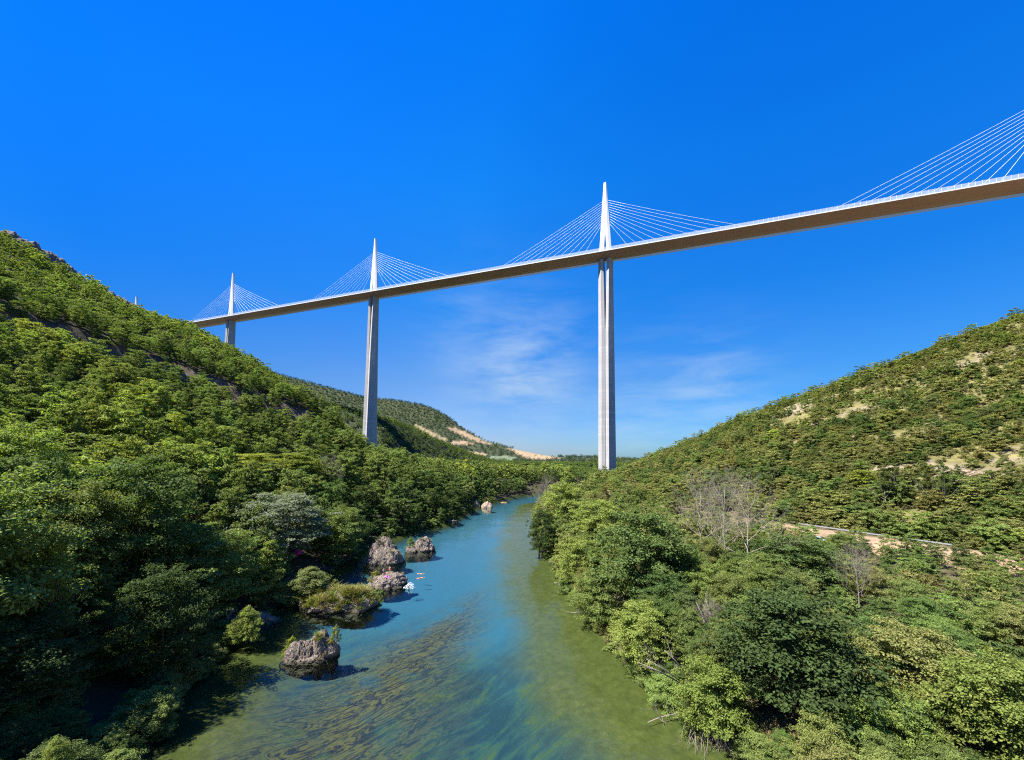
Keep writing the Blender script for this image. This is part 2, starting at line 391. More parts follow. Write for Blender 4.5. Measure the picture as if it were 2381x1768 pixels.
M_LEAF = leaf_mat('foliage', .42); M_SPRIG = leaf_mat('sprigs_and_grass', .3, .35)
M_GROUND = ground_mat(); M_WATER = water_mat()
M_BOULDER = rock_mat('limestone_boulder', (.25, .205, .165), (.085, .066, .054), (.42, .365, .31), True)
M_CLIFF = rock_mat('shaded_limestone_cliff', (.22, .19, .18), (.10, .085, .08), (.36, .32, .29))
M_PALE = rock_mat('pale_rock', (.44, .34, .25), (.26, .19, .13), (.6, .5, .4))
M_BARK = plain('dark_bark', (.055, .045, .038), .9, var=.4, scale=6, bump=.6)
M_PALEBARK = plain('pale_bark', (.23, .195, .155), .85, var=.25, scale=6, bump=.4)
M_DEAD = plain('grey_dead_wood', (.20, .165, .14), .9, var=.3, scale=5, bump=.4)
M_CONC = concrete_mat(); M_DECK = deck_mat(); M_SCREEN = screen_mat()
M_WHITE = plain('white_painted_steel', (.66, .66, .67), .4, var=.03, scale=.3)
M_FASCIA = plain('pale_steel_fascia', (.60, .60, .61), .45, var=.05, scale=.5)
M_CABLE = plain('white_cable_sheath', (.86, .86, .86), .4, var=.02)
M_RAIL = plain('galvanised_steel', (.26, .265, .27), .6, metal=.3, var=.12)
M_ASPHALT = plain('asphalt', (.07, .068, .066), .9, var=.25, scale=2)

# ------------------------------------------------------------------ ground
th = np.concatenate([np.linspace(-math.pi, -1.18, 40, endpoint=False), np.linspace(-1.18, 1.18, 620, endpoint=False), np.linspace(1.18, math.pi, 41)[:-1]])
rr = np.concatenate([[0.5], np.geomspace(5, 2600, 420), [2640]])
TH, RR = np.meshgrid(th, rr, indexing='ij')
GX, GY = RR*np.sin(TH), RR*np.cos(TH)
GZ = terrain(GX, GY)
GZ[:, -1] = GZ[:, -2]-6
print('ground z', GZ.min(), GZ.max())
nt_, nr_ = TH.shape
idx = np.arange(nt_*nr_).reshape(nt_, nr_); nx = np.roll(idx, -1, 0)
QF = np.stack([idx[:, :-1], idx[:, 1:], nx[:, 1:], nx[:, :-1]], -1).reshape(-1, 4)
X, Y, Z = GX.ravel(), GY.ravel(), GZ.ravel()
# survey position of every ground point, to know which field or bare patch it lies in
def survey(x, y, z):
    cp, sp = math.cos(PITCH), math.sin(PITCH)
    zz = z-CAMZ; Yc = np.maximum(y*cp + zz*sp, .01); Zc = -y*sp + zz*cp
    a = F0*x/Yc; b = -F0*Zc/Yc; cr, sr = math.cos(ROLL), math.sin(ROLL)
    return W0/2 + cr*a - sr*b, H0/2 + OY + sr*a + cr*b
PX, PY = survey(X, Y, Z)
INR = in_poly(X, Y, RIVER)
DL, _ = poly_dist(X, Y, LB); DR, _ = poly_dist(X, Y, RB); RS, SS = poly_dist(X, Y, ROAD); RS = RS*SS
leftside = DL < DR
col = np.empty((len(X), 3)); 
nn = fbm(X/9, Y/9, 21, 4)[:, None]
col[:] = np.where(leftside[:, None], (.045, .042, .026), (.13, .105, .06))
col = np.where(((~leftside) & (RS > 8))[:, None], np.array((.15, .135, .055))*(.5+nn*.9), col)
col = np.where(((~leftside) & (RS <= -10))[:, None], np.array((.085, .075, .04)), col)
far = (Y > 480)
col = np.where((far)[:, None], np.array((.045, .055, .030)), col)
def patch(poly, c, cond, soft=1.0):
    global col
    m = in_poly(PX, PY, poly) & cond & (nn[:, 0] > .25)
    col = np.where(m[:, None], np.array(c)*(.75+.5*nn), col); return m
WHEAT = (.24, .178, .112); STUBBLE = (.20, .16, .09); GREENF = (.12, .15, .09)
FIELDS = [([(1028, 992), (1060, 995), (1150, 1036), (1110, 1030)], WHEAT),
          ([(965, 985), (1000, 1002), (1046, 1024), (1036, 1026), (990, 1008), (962, 992)], STUBBLE), ([(1046, 1027), (1078, 1025), (1106, 1034), (1072, 1036), (1050, 1034)], WHEAT),
          ([(1086, 1049), (1118, 1051), (1136, 1059), (1108, 1061)], WHEAT), ([(1138, 1062), (1178, 1060), (1208, 1066), (1190, 1072), (1140, 1070)], GREENF),
          ([(1178, 1043), (1230, 1046), (1304, 1066), (1240, 1070), (1205, 1060)], WHEAT), ([(1195, 1037), (1300, 1056), (1250, 1053), (1190, 1041)], STUBBLE)]
FIELD_M = np.zeros(len(X), bool)
for P, c in FIELDS:
    FIELD_M |= patch(P, c, (Y > 500))
BARE = [[(1780, 975), (1870, 928), (1950, 920), (1900, 945), (1850, 965)], [(2180, 855), (2290, 818), (2381, 800), (2381, 822), (2260, 850)],
        [(1990, 910), (2090, 870), (2060, 895)], [(1880, 990), (1990, 950), (2060, 940), (1960, 985)], [(2260, 1080), (2330, 1040), (2381, 1020), (2381, 1090), (2300, 1105)],
        [(1950, 1085), (2080, 1080), (2200, 1062), (2381, 1075), (2381, 1145), (2230, 1140), (2090, 1118), (1990, 1108)], [(2040, 1010), (2180, 990), (2160, 1020), (2060, 1035)]]
BARE_M = np.zeros(len(X), bool)
for P in BARE:
    BARE_M |= patch(P, (.20, .165, .115), (~leftside) & (Y < 420) & (fbm((X*.45+Z)/3.0, (Y-X*.2)/22, 55, 3) > .42))
col = np.where(((~leftside) & (RS > -9) & (RS < -.3) & (Y > 62) & (Y < 118))[:, None], np.array((.25, .175, .115))*(.7+.6*nn), col)
bq, bs = poly_dist(X, Y, BENCH); BQ = -bq*bs
col = np.where((leftside & (BQ > -4) & (BQ < 6) & (Y > 60) & (Y < 430))[:, None], np.array((.12, .09, .07))*(.7+.6*nn), col)
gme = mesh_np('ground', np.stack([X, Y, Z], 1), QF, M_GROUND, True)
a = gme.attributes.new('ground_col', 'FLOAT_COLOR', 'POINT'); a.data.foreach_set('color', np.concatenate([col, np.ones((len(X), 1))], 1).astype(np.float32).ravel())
# weed grows in a band that follows the current
wd, ws = poly_dist(X, Y, [(-24, 20), (-21, 40), (-19, 55), (-13, 75), (-8, 95)])
weed = np.clip(1.15-wd/np.interp(Y, [25, 55, 75, 95], [17, 13.5, 9, 4.5]), 0, 1)*np.interp(Y, [75, 105], [1, .0])*np.clip((DR-9)/5, 0, 1)*np.clip((DL-2)/5, .0, 1)
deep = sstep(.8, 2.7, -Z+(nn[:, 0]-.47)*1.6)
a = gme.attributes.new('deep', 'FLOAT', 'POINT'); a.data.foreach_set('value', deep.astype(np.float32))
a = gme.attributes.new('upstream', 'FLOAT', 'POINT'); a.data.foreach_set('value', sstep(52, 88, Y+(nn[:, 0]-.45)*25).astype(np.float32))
a = gme.attributes.new('weed', 'FLOAT', 'POINT'); a.data.foreach_set('value', weed.astype(np.float32))
tag(link('ground', gme), kind='structure')

def flat_grid(x0, x1, y0, y1, nx_, ny_, z):
    xs, ys = np.meshgrid(np.linspace(x0, x1, nx_), np.linspace(y0, y1, ny_)); v = np.stack([xs.ravel(), ys.ravel(), np.full(xs.size, z)], 1)
    i = np.arange(nx_*ny_).reshape(ny_, nx_); f = np.stack([i[:-1, :-1], i[:-1, 1:], i[1:, 1:], i[1:, :-1]], -1).reshape(-1, 4); return v, f
v, f = flat_grid(-140, 260, -280, 420, 9, 15, 0.0)
tag(link('river', mesh_np('river', v, f, M_WATER, True)), kind='structure')

def offset_line(P, o):
    P = np.array(P, float); T = np.gradient(P, axis=0); T /= np.linalg.norm(T, axis=1)[:, None]
    return P + np.stack([T[:, 1], -T[:, 0]], 1)*o
def resample(P, step):
    P = np.array(P, float); s = np.concatenate([[0], np.cumsum(np.linalg.norm(np.diff(P, axis=0), axis=1))])
    q = np.arange(0, s[-1], step); return np.stack([np.interp(q, s, P[:, k]) for k in range(P.shape[1])], 1)
# ------------------------------------------------------------------ viaduct
YAW = -1.1532; CU, CV = -79.8, 439.1
def bridge_world(u, v):
    sy, cy = math.sin(YAW), math.cos(YAW)
    return (u-CU)*sy - (v-CV)*cy, (u-CU)*cy + (v-CV)*sy
ZD = 257.0; SL = 0.03025
bx, by = bridge_world(0, 0)
viaduct = thing('viaduct', 'giant cable-stayed road viaduct on tall concrete piers crossing the whole valley', 'bridge', (bx, by, 0), math.atan2(math.cos(YAW), math.sin(YAW)))
U0, U1 = -560.0, 1120.0
def dz(u): return ZD + SL*u
def strip(sec, us):
    mb = MB(); mb.loft([[(u, v, dz(u)+h) for v, h in sec] for u in us]); return mb
US = np.linspace(U0, U1, 106)
deck = strip([(-13.9, -.0), (13.9, -.0), (13.9, -.75), (2.2, -4.25), (-2.2, -4.25), (-13.9, -.75)], US).build('deck', M_DECK, viaduct)
for s in (-1, 1):
    strip([(s*13.92, -.75), (s*14.25, -.75), (s*14.3, .15), (s*14.0, .15)], US).build('fascia', M_FASCIA, deck)
    strip([(s*14.12, .15), (s*14.2, .15), (s*14.55, 3.2), (s*14.47, 3.2)], US).build('wind_screen', M_SCREEN, deck)
PU = np.arange(U0+1, U1, 4.0)
near = sorted(PU, key=lambda u: abs(u+160))[:95]
pm = MB(); pm.tube([(0, 0, -.4), (0, .25, 1.7), (0, .42, 2.6)], .15, 5); pme = pm.mesh('screen_post', M_WHITE)
for u in near:
    o = link('screen_post', pme, deck); o.location = (u, 14.25, dz(u)+.7)
rest = MB()
for u in PU:
    for s in ((-1,) if u in near else (-1, 1)):
        rest.tube([(u, s*14.25, dz(u)+.7), (u, s*14.5, dz(u)+2.4), (u, s*14.67, dz(u)+3.3)], .17, 4)
tag(rest.build('screen_posts', M_WHITE, deck), kind='stuff')
# median and traffic barrier on the roadway
strip([(-13.7, .01), (13.7, .01), (13.7, .06), (-13.7, .06)], US).build('roadway', M_ASPHALT, deck)

def half(s, g, uo, w, nose=.52, a=5.7, b=1.2):
    """half of a shaft section: slit side, ridge, outer side"""
    un = g+(uo-g)*nose
    p = [(g, w-b), (un, w), (uo, w-a), (uo, -(w-a)), (un, -w), (g, -(w-b))]
    return [(s*x, y) for x, y in p]
PIERS = [(-342, 94.5), (0, 249), (342, 223), (684, 150), (1026, 140)]
for u, hgt in PIERS:
    top = dz(u)-4.25; mb = MB()
    split = 90.0
    for s in (-1, 1):
        rings = []
        for q in np.linspace(0, 1, 26):
            zz = -4 + (top-hgt-0) + q*hgt + 4*q if False else top-hgt+q*hgt
            below = top-zz
            w = np.interp(below, [0, 245], [5.6, 11.5]); a = np.interp(below, [0, 245], [4.3, 7.2])
            g = .22 + 1.75*(1-min(below/split, 1))**1.0
            uo = np.interp(below, [0, 90, 245], [8.1, 8.3, 9.0])
            rings.append([(u+x, y, zz) for x, y in half(s, g, uo, w, .43, a)])
        mb.loft(rings)
    # core that closes the slit below the fork
    z0, z1 = top-hgt, top-split
    if hgt > split+1:
        mb.box((u, 0, (z0+z1)/2), (.6, 5.2, (z1-z0)/2))
    pier = mb.build('pier', M_CONC, viaduct)
    bb = MB()
    for s in (-1, 1):
        bb.loft([[(u+s*x, y, z) for x, y in ((2.6, 2.6), (7.2, 2.6), (7.2, -2.6), (2.6, -2.6))] for z in (top-.02, top+.5)])
    bb.build('bearing', M_ASPHALT, pier)
    py_ = MB()
    for s in (-1, 1):
        rings = []
        for q in np.linspace(0, 1, 16):
            h = q*87; g = max(.06, 1.95*(1-h/32)); uo = np.interp(h, [0, 87], [7.2, 1.5]); w = np.interp(h, [0, 87], [3.4, 1.9])
            rings.append([(u+x, y, dz(u)+h) for x, y in half(s, g, uo, w, .45, w*.55, w*.12)])
        py_.loft(rings)
    pyl = py_.build('pylon', M_WHITE, viaduct)
    for s in (-1, 1):
        for k in range(11):
            ua = u + s*(30 + 12.5*k); h0 = 38.5+2.75*k
            c = MB(); uu = u + s*np.interp(h0, [0, 87], [7.2, 1.5])*.93
            P0 = np.array((uu, 0, dz(u)+h0)); P1 = np.array((ua, 0, dz(ua)+.06))
            pts = [P0+(P1-P0)*q - np.array((0, 0, 1.3))*(.3+.07*k)*4*q*(1-q) for q in np.linspace(0, 1, 7)]
            c.tube(pts, .105, 6); c.build('stay_cable', M_CABLE, pyl, True)

# ------------------------------------------------------------------ foliage meshes
def quads_leaf(P, Nn, L, rng, asp=.62):
    """one small diamond per point, facing roughly along Nn"""
    n = len(P); r = rng.normal(size=(n, 3)); a = np.cross(Nn, r); a /= np.linalg.norm(a, axis=1)[:, None]+1e-9
    b = np.cross(Nn, a); L = np.asarray(L).reshape(-1, 1)*np.ones((n, 1))
    fold = Nn*L*.12
    V = np.stack([P-a*L*.5, P-b*L*.5*asp+fold, P+a*L*.5, P+b*L*.5*asp+fold], 1).reshape(-1, 3)
    return V, np.arange(4*n).reshape(n, 4)

def unit(v): return v/(np.linalg.norm(v, axis=-1, keepdims=True)+1e-9)

def envelope(style, z):
    if style == 'round': return .44*math.sqrt(max(0, 1-((z-.56)/.46)**2))
    if style == 'tall': return .30*math.sqrt(max(0, 1-((z-.54)/.48)**2))
    if style == 'layer': return .48*math.sqrt(max(0, 1-((z-.60)/.44)**2))
    if style == 'cone': return .40*max(0, 1-z)**.75
    return .50*math.sqrt(max(0, 1-((z-.34)/.62)**2))

def crown_pts(rng, style, nb, ns):
    """clump centres and radii of a crown of height 1 on z=0: boughs leave the stem and spread, each carrying its own clumps"""
    C = []
    lo = {'round': .16, 'tall': .12, 'layer': .22, 'cone': .08, 'bush': .05}[style]
    ph = rng.random()*6.28; lobe = rng.integers(2, 5)
    for i in range(nb):
        z = lo+(.97-lo)*((i+rng.random())/nb)**.85
        a = i*2.4+rng.normal()*.35; Rz = envelope(style, z)*((.45+.8*rng.random()) if style == 'bush' else (.6+.6*rng.random()))*(1+.16*math.sin(a*lobe+ph)) + .03
        u = np.array((math.cos(a), math.sin(a), 0)); sd = np.array((-u[1], u[0], 0)); rise = .10*rng.random()+(.10 if style != 'layer' else .03)
        for k in range(ns):
            q = .30+.70*(k+rng.random())/ns
            c = u*Rz*q + sd*rng.normal()*Rz*.22*q; c = c+np.array((0, 0, z-.04+rise*q-.13*q*q*Rz*2+rng.normal()*.012))
            C.append((*c, (.036+.034*rng.random())*(1.15-.35*q)*(1.2 if style == 'bush' else 1)))
    return np.array(C)

def crown_mesh(name, style, nb, ns, lpc, leaf, seed, matl=None):
    rng = np.random.default_rng(seed)
    C = crown_pts(rng, style, nb, ns); nc = len(C)
    n = nc*lpc; ci = np.repeat(np.arange(nc), lpc)
    d = unit(rng.normal(size=(n, 3))); q = rng.random((n, 1))**.45
    fl = .42 if style == 'layer' else (1.0 if style == 'bush' else .62)
    P = C[ci, :3] + d*q*C[ci, 3:4]*np.array((1.5, 1.5, fl*1.25))
    out = unit(C[ci, :3]-np.array((0, 0, .45)))
    Nn = unit(.45*d + .3*out + np.array((0, 0, .75)) + rng.normal(size=(n, 3))*.45)
    V, Fq = quads_leaf(P, Nn, leaf*(.6+.8*rng.random(n)), rng)
    me = mesh_np(name, V, Fq, matl or M_LEAF)
    return me, C

def branchy(mb, p, d, L, r, lev, rng, n=5, spread=.55, up=.15, kids=(3, 4), taper=.62):
    """a bare limb with its own side limbs"""
    pts = [np.array(p)]; dd = np.array(d, float); k = 4 if lev > 1 else 3
    for i in range(k):
        dd = unit(dd + rng.normal(size=3)*.13 + np.array((0, 0, up*.5))); pts.append(pts[-1]+dd*L/k)
    rad = np.linspace(r, r*taper*.6 if lev else r*.25, k+1)
    mb.tube(pts, list(rad), n if lev > 1 else 3, cap=False)
    if lev:
        for j in range(rng.integers(kids[0], kids[1]+1)):
            q = .35+.65*rng.random() if j else 1.0
            i = min(int(q*k), k-1); b = pts[i]+(pts[i+1]-pts[i])*(q*k-i)
            nd = unit(dd*.9 + unit(rng.normal(size=3))*spread*1.25 + np.array((0, 0, up)))
            branchy(mb, b, nd, L*(.5+.25*rng.random()), max(rad[i]*taper, .007), lev-1, rng, n, spread, up, kids, taper)

def trunk_mesh(name, C, seed, r=.022, bark=None, limbs=14, top=.62):
    rng = np.random.default_rng(seed+77); mb = MB()
    lean = rng.normal(size=2)*.03
    ax = [np.array((lean[0]*q*q+.012*math.sin(q*7+seed), lean[1]*q*q+.012*math.cos(q*5+seed), q*top-.06)) for q in np.linspace(0, 1, 7)]
    mb.tube(ax, [r*(1.35-.0*k if k == 0 else 1.05-.85*k/6) for k in range(7)], 7)
    for c in C[rng.permutation(len(C))[:limbs]]:
        zb = np.clip(c[2]-.12-.2*rng.random(), .12, top*.92); q = (zb+.06)/top; i = min(int(q*6), 5)
        b = ax[i]+(ax[i+1]-ax[i])*(q*6-i); m = (b+c[:3])/2+np.array((0, 0, -.02))
        mb.tube([b, m, c[:3]], [r*.42, r*.28, r*.08], 4, cap=False)
    return mb.mesh(name, bark or M_BARK, True)

STY = ['round', 'round', 'layer', 'tall', 'round', 'layer']
PROTO = {}
def proto(lod, k):
    key = (lod, k)
    if key not in PROTO:
        sty = STY[k] if k < len(STY) else ('cone' if k == 6 else 'bush')
        nb, ns, lpc, leaf = {'A': (66, 9, 42, .0225), 'B': (26, 5, 24, .046), 'C': (16, 3, 12, .088), 'D': (11, 2, 6, .16)}[lod]
        if sty == 'bush': leaf *= 1.25; 
        me, C = crown_mesh('crown', sty, nb, ns, lpc, leaf, 100+k*7+ord(lod))
        tm = trunk_mesh('trunk', C, k+ord(lod), limbs=14 if lod == 'A' else 7) if sty != 'bush' else trunk_mesh('stem', C, k, r=.02, limbs=8, top=.3)
        PROTO[key] = (me, tm)
    return PROTO[key]

def plant_obj(name, label, cat, base, h, w, lod, k, colr, group=None, lean=(0, 0), parts=('crown', 'trunk'), bark=None):
    """one plant of its own: an Empty at the foot, crown and trunk below it"""
    me, tm = proto(lod, k)
    rz = random.random()*6.28
    r = thing(name, label, cat, tuple(base), rz, group)
    r.rotation_euler = (lean[0], lean[1], rz)
    c = link(parts[0], me, r); sxy = w/.95; c.scale = (sxy, sxy, h); c['leaf_color'] = [float(q) for q in colr]
    s = link(parts[1], tm, r); s.scale = (h*.85, h*.85, h)
    if bark: s.material_slots[0].link = 'OBJECT'; s.material_slots[0].material = bark
    return r

# colours of living leaves
DARK = (.056, .088, .027); DEEP = (.100, .148, .042); MID = (.155, .202, .054); FRESH = (.215, .262, .060); YELL = (.245, .275, .045)
OLIVE = (.205, .215, .068); DRY = (.21, .17, .08); GREY = (.17, .20, .13); BLUEG = (.055, .095, .055); HOLM = (.145, .165, .068)

def jit(c, s=.16):
    k = 1+random.uniform(-s, s); return tuple(max(.008, q*k*(1+random.uniform(-.07, .07))) for q in c)

HERO = []     # footprints kept clear of filler plants
def hero(name, label, cat, c, top, wpx, d, lod, k, colr, base=None, **kw):
    t, e = ray(c, top); x = float(t)*d
    zb = float(terrain(np.array([x]), np.array([d]))[0]) if base is None else base
    zt = CAMZ + float(e)*d
    w = wpx*d/F0
    HERO.append((x, d, w*.5)); 
    return plant_obj(name, label, cat, (x, d, max(zb, -.3)-.1), max(zt-zb, 1.0), w, lod, k, colr, **kw)

T = 'broadleaf_tree'
hero(T, 'big dense dark green tree beside the grassy clearing at the lower right', 'tree', 1835, 1385, 330, 43, 'A', 0, DARK)
hero(T, 'dark green tree with a broad crown just left of the three bare poplars', 'tree', 1490, 1195, 230, 74, 'A', 4, DEEP)
hero(T, 'fresh green tree on the point where the river bends behind the right bank', 'tree', 1312, 1128, 120, 140, 'A', 1, FRESH)
hero(T, 'slender light green tree, tallest at the far tip of the right bank', 'tree', 1318, 1098, 60, 190, 'B', 3, FRESH)
hero(T, 'dark leafy tree hanging over the water at the tip of the right bank', 'tree', 1252, 1180, 62, 118, 'A', 2, DARK, lean=(0, -.12))
hero(T, 'bright yellow-green tree on the right bank below the bare rock outcrop', 'tree', 1392, 1160, 130, 112, 'A', 2, FRESH)
hero(T, 'bright green bushy tree leaning out at the waterline above the submerged log', 'tree', 1345, 1255, 110, 88, 'A', 1, FRESH)
hero(T, 'green tree standing over the thin forked branches in the shallow water', 'tree', 1395, 1330, 130, 70, 'A', 4, MID)
hero(T, 'yellow-green tree at the waterline behind the long leaning dead stems', 'tree', 1490, 1400, 140, 57, 'A', 2, FRESH)
hero(T, 'bright yellow-green young tree over the root tangle at the waterline', 'tree', 1655, 1545, 170, 44, 'A', 1, (.16, .21, .045))
hero(T, 'dark spreading tree right of the tallest bare poplar', 'tree', 1850, 1250, 190, 76, 'A', 0, DEEP)
hero(T, 'yellow-green tree filling the lower right corner', 'tree', 2320, 1520, 260, 35, 'A', 5, (.16, .20, .045))
hero(T, 'olive green tree beside the corner tree, with a flat layered crown', 'tree', 2110, 1450, 230, 42, 'A', 2, OLIVE)
hero(T, 'round green tree in front of the pale earth bank beside the parked car', 'tree', 1955, 1240, 70, 84, 'A', 1, MID)
hero(T, 'broad dark tree leaning over the deep shade of the left bank', 'tree', 330, 1080, 260, 62, 'A', 0, DEEP)
hero(T, 'tall dark tree at the left edge of the left bank', 'tree', 70, 1070, 240, 55, 'A', 4, DEEP)
hero(T, 'pale fresh green young tree lit against the dark wall of left bank trees', 'tree', 128, 1255, 110, 44, 'A', 3, FRESH)
hero(T, 'layered green tree over the grey limestone ledge', 'tree', 500, 1225, 190, 68, 'A', 2, MID)
hero(T, 'dark overhanging tree whose boughs touch the black shaded water', 'tree', 400, 1330, 200, 52, 'A', 0, DARK, lean=(0, .1))
hero(T, 'low dark tree in the shade at the lower left corner', 'tree', 60, 1440, 240, 40, 'A', 1, DARK)
hero(T, 'conical bright green young tree in front of the willow', 'tree', 632, 1268, 110, 80, 'A', 6, FRESH)
hero(T, 'yellow-green feathery tree on the left slope above the willow', 'tree', 575, 1052, 160, 128, 'A', 5, YELL)
hero(T, 'yellow-green feathery tree beside the bare-topped tree on the left slope', 'tree', 690, 1050, 130, 140, 'A', 5, (.17, .20, .035))
hero(T, 'bright green tree leaning over the water behind the tall pyramid boulder', 'tree', 800, 1185, 110, 112, 'A', 1, MID)
hero('silver_willow', 'silvery grey-green willow with dark forked limbs above the boulders', 'tree', 655, 1142, 210, 98, 'A', 2, GREY)
hero('shrub', 'leafy green shrub over the grey rock in the lower left shade', 'shrub', 352, 1606, 105, 43.5, 'A', 7, MID, base=1.3, parts=('foliage', 'stem'))
hero('shrub', 'small bright sapling shrub at the bottom edge on the left', 'shrub', 130, 1722, 60, 34, 'A', 7, FRESH, base=2.0, parts=('foliage', 'stem'))
hero('shrub', 'pale feathery tamarisk bush on the bank behind the grassy islet', 'shrub', 722, 1322, 85, 82, 'A', 7, (.17, .20, .07), base=.8, parts=('foliage', 'stem'))
hero('shrub', 'yellow-green shrub under the ledge of grey limestone', 'shrub', 575, 1415, 60, 63, 'A', 7, FRESH, base=.9, parts=('foliage', 'stem'))

# ------------------------------------------------------------------ boulders and cliffs
from mathutils.bvhtree import BVHTree
def rock_geo(mb, c, size, seed, peak=0.0, sub=4, rough=.19, planes=16, lean=(0, 0)):
    g = random.Random(seed); bm = bmesh.new(); bmesh.ops.create_icosphere(bm, subdivisions=sub, radius=1)
    pl = [(Vector((g.gauss(0, 1), g.gauss(0, 1), g.gauss(0, .8))).normalized(), g.uniform(.62, .95)) for _ in range(planes)]
    off = Vector((seed*3.1, seed*1.7, seed*.9))
    for v in bm.verts:
        d = v.co.normalized(); r = 1.0
        for n_, k in pl:
            q = d.dot(n_)
            if q > 1e-3: r = min(r, k/q)
        r = r*.72+.28*.85
        f = mnoise.fractal(d*1.6+off, 1.0, 2.1, 5)*rough + abs(mnoise.noise(d*4.5+off))*rough*.6 - abs(mnoise.noise(d*10+off))*rough*.45 + mnoise.noise(d*19+off)*rough*.22
        p = d*(r+f)
        if peak and p.z > 0:
            s_ = 1-peak*min(p.z, 1.0); p.x *= s_; p.y *= s_
        p.x += lean[0]*p.z; p.y += lean[1]*p.z
        v.co = p
    vs = [(c[0]+v.co.x*size[0], c[1]+v.co.y*size[1], c[2]+v.co.z*size[2]) for v in bm.verts]
    fs = [tuple(v.index for v in f.verts) for f in bm.faces]; bm.free()
    mb.add(vs, fs)
ROCKS = {}
def boulder(key, name, label, pl_, pr_, top, base, depth, lumps, material=None, cat='boulder', group=None, dist_=None, z0=None):
    """a rock between two survey columns, its foot on the water at row base"""
    pc = (pl_+pr_)/2
    if dist_ is None: x, d = water(pc, base); dc = d+depth*.5
    else: dc = dist_; d = dist_-depth*.5
    x = float(ray(pc, base)[0])*dc; w = (pr_-pl_)*dc/F0
    zt = CAMZ+float(ray(pc, top)[1])*(d+depth*.45)
    zb = -.35 if z0 is None else z0
    mb = MB()
    for (lx, ly, lz, sx, sy, sz, pk, sd_, ln) in lumps:
        H = zt-zb
        rock_geo(mb, (lx*w, ly*depth, zb+lz*.25*H), (sx*w*.58, sy*depth*.54, (sz+lz*.75)*H), sd_, pk, 5, lean=ln)
    for v in mb.V: v[:, 2] -= zb
    o = mb.build(name, material or M_BOULDER, None, False); o.location = (x, dc, zb-(.55 if z0 is None else 0))
    tag(o, label, cat, group)
    V = np.concatenate(mb.V)
    ROCKS[key] = (BVHTree.FromPolygons([tuple(q) for q in V], mb.F), o.location.copy(), w, depth)
    HERO.append((x, dc, w*.35)); return o
Z2 = (0, 0)
BOULD = [
 ('near', 'boulder', 'knobbly two-humped boulder alone in the river with leafy sprigs on both sides', 670, 776, 1464, 1548, 5.2, [(-.16, -.1, .28, .70, .9, .58, .15, 3, Z2), (.17, .1, .34, .70, .85, .80, .25, 8, Z2), (.0, .0, .1, .95, 1.0, .40, 0, 5, Z2)]),
 ('islet', 'grassy_islet_rock', 'long low rock covered in grass, like an islet, left of the bathers\' boulder', 692, 878, 1362, 1430, 11, [(-.05, 0, .25, .95, 1.0, .62, 0, 11, Z2), (.22, -.05, .3, .55, .85, .66, .1, 13, Z2), (-.3, .1, .2, .5, .7, .55, 0, 15, Z2)]),
 ('bathers', 'boulder', 'dome-shaped dark boulder on which the bathers stand', 856, 940, 1322, 1372, 8, [(0, 0, .28, .98, 1.0, .72, 0, 21, Z2)]),
 ('pyramid', 'boulder', 'tall pointed pyramid-shaped boulder, biggest of the rocks in the river', 850, 942, 1237, 1316, 9, [(-.02, 0, .14, 1.0, .95, .84, .48, 32, (-.10, 0)), (.2, -.15, .12, .6, .6, .42, .1, 37, Z2)]),
 ('shrubby', 'boulder', 'round pale boulder with green shrubs on its left side, beyond the pyramid boulder', 950, 1008, 1246, 1286, 7, [(.06, 0, .25, .9, .9, .75, .1, 41, Z2), (-.34, -.3, .1, .5, .5, .45, 0, 44, Z2)]),
 ('far_a', 'boulder', 'left one of the two small pale boulders far upstream by the left bank', 1094, 1118, 1161, 1179, 6, [(0, 0, .25, .95, .9, .75, .2, 51, Z2)]),
 ('far_b', 'boulder', 'right one of the two small pale boulders far upstream by the left bank', 1118, 1146, 1164, 1182, 6, [(0, 0, .25, .95, .9, .75, .25, 55, Z2)]),
 ('shade', 'boulder', 'grey rock in deep shade at the lower left, partly covered by a leafy shrub', 188, 300, 1648, 1732, 4.5, [(0, 0, .3, .95, .9, .7, .1, 61, Z2), (-.3, -.1, .15, .5, .6, .5, 0, 62, Z2)]),
 ('ledge', 'limestone_ledge', 'grey limestone ledge on the left bank under the layered tree', 478, 632, 1404, 1474, 7, [(-.15, 0, .3, .75, .9, .66, 0, 71, Z2), (.28, .1, .15, .6, .8, .48, 0, 73, Z2)]),
]
for key, nm, lab, a_, b_, t_, bs_, dp, lumps in BOULD:
    boulder(key, nm, lab, a_, b_, t_, bs_, dp, lumps, M_BOULDER if key not in ('far_a', 'far_b') else M_PALE)
boulder('bank', 'rock_outcrop', 'brown and grey rock outcrop on the left bank behind the conical tree', 556, 640, 1258, 1345, 6, [(0, 0, .3, .9, .9, .7, .2, 81, Z2), (.2, -.2, .15, .6, .6, .5, 0, 83, Z2)], M_BOULDER, 'rock', None, 90, 2.0)
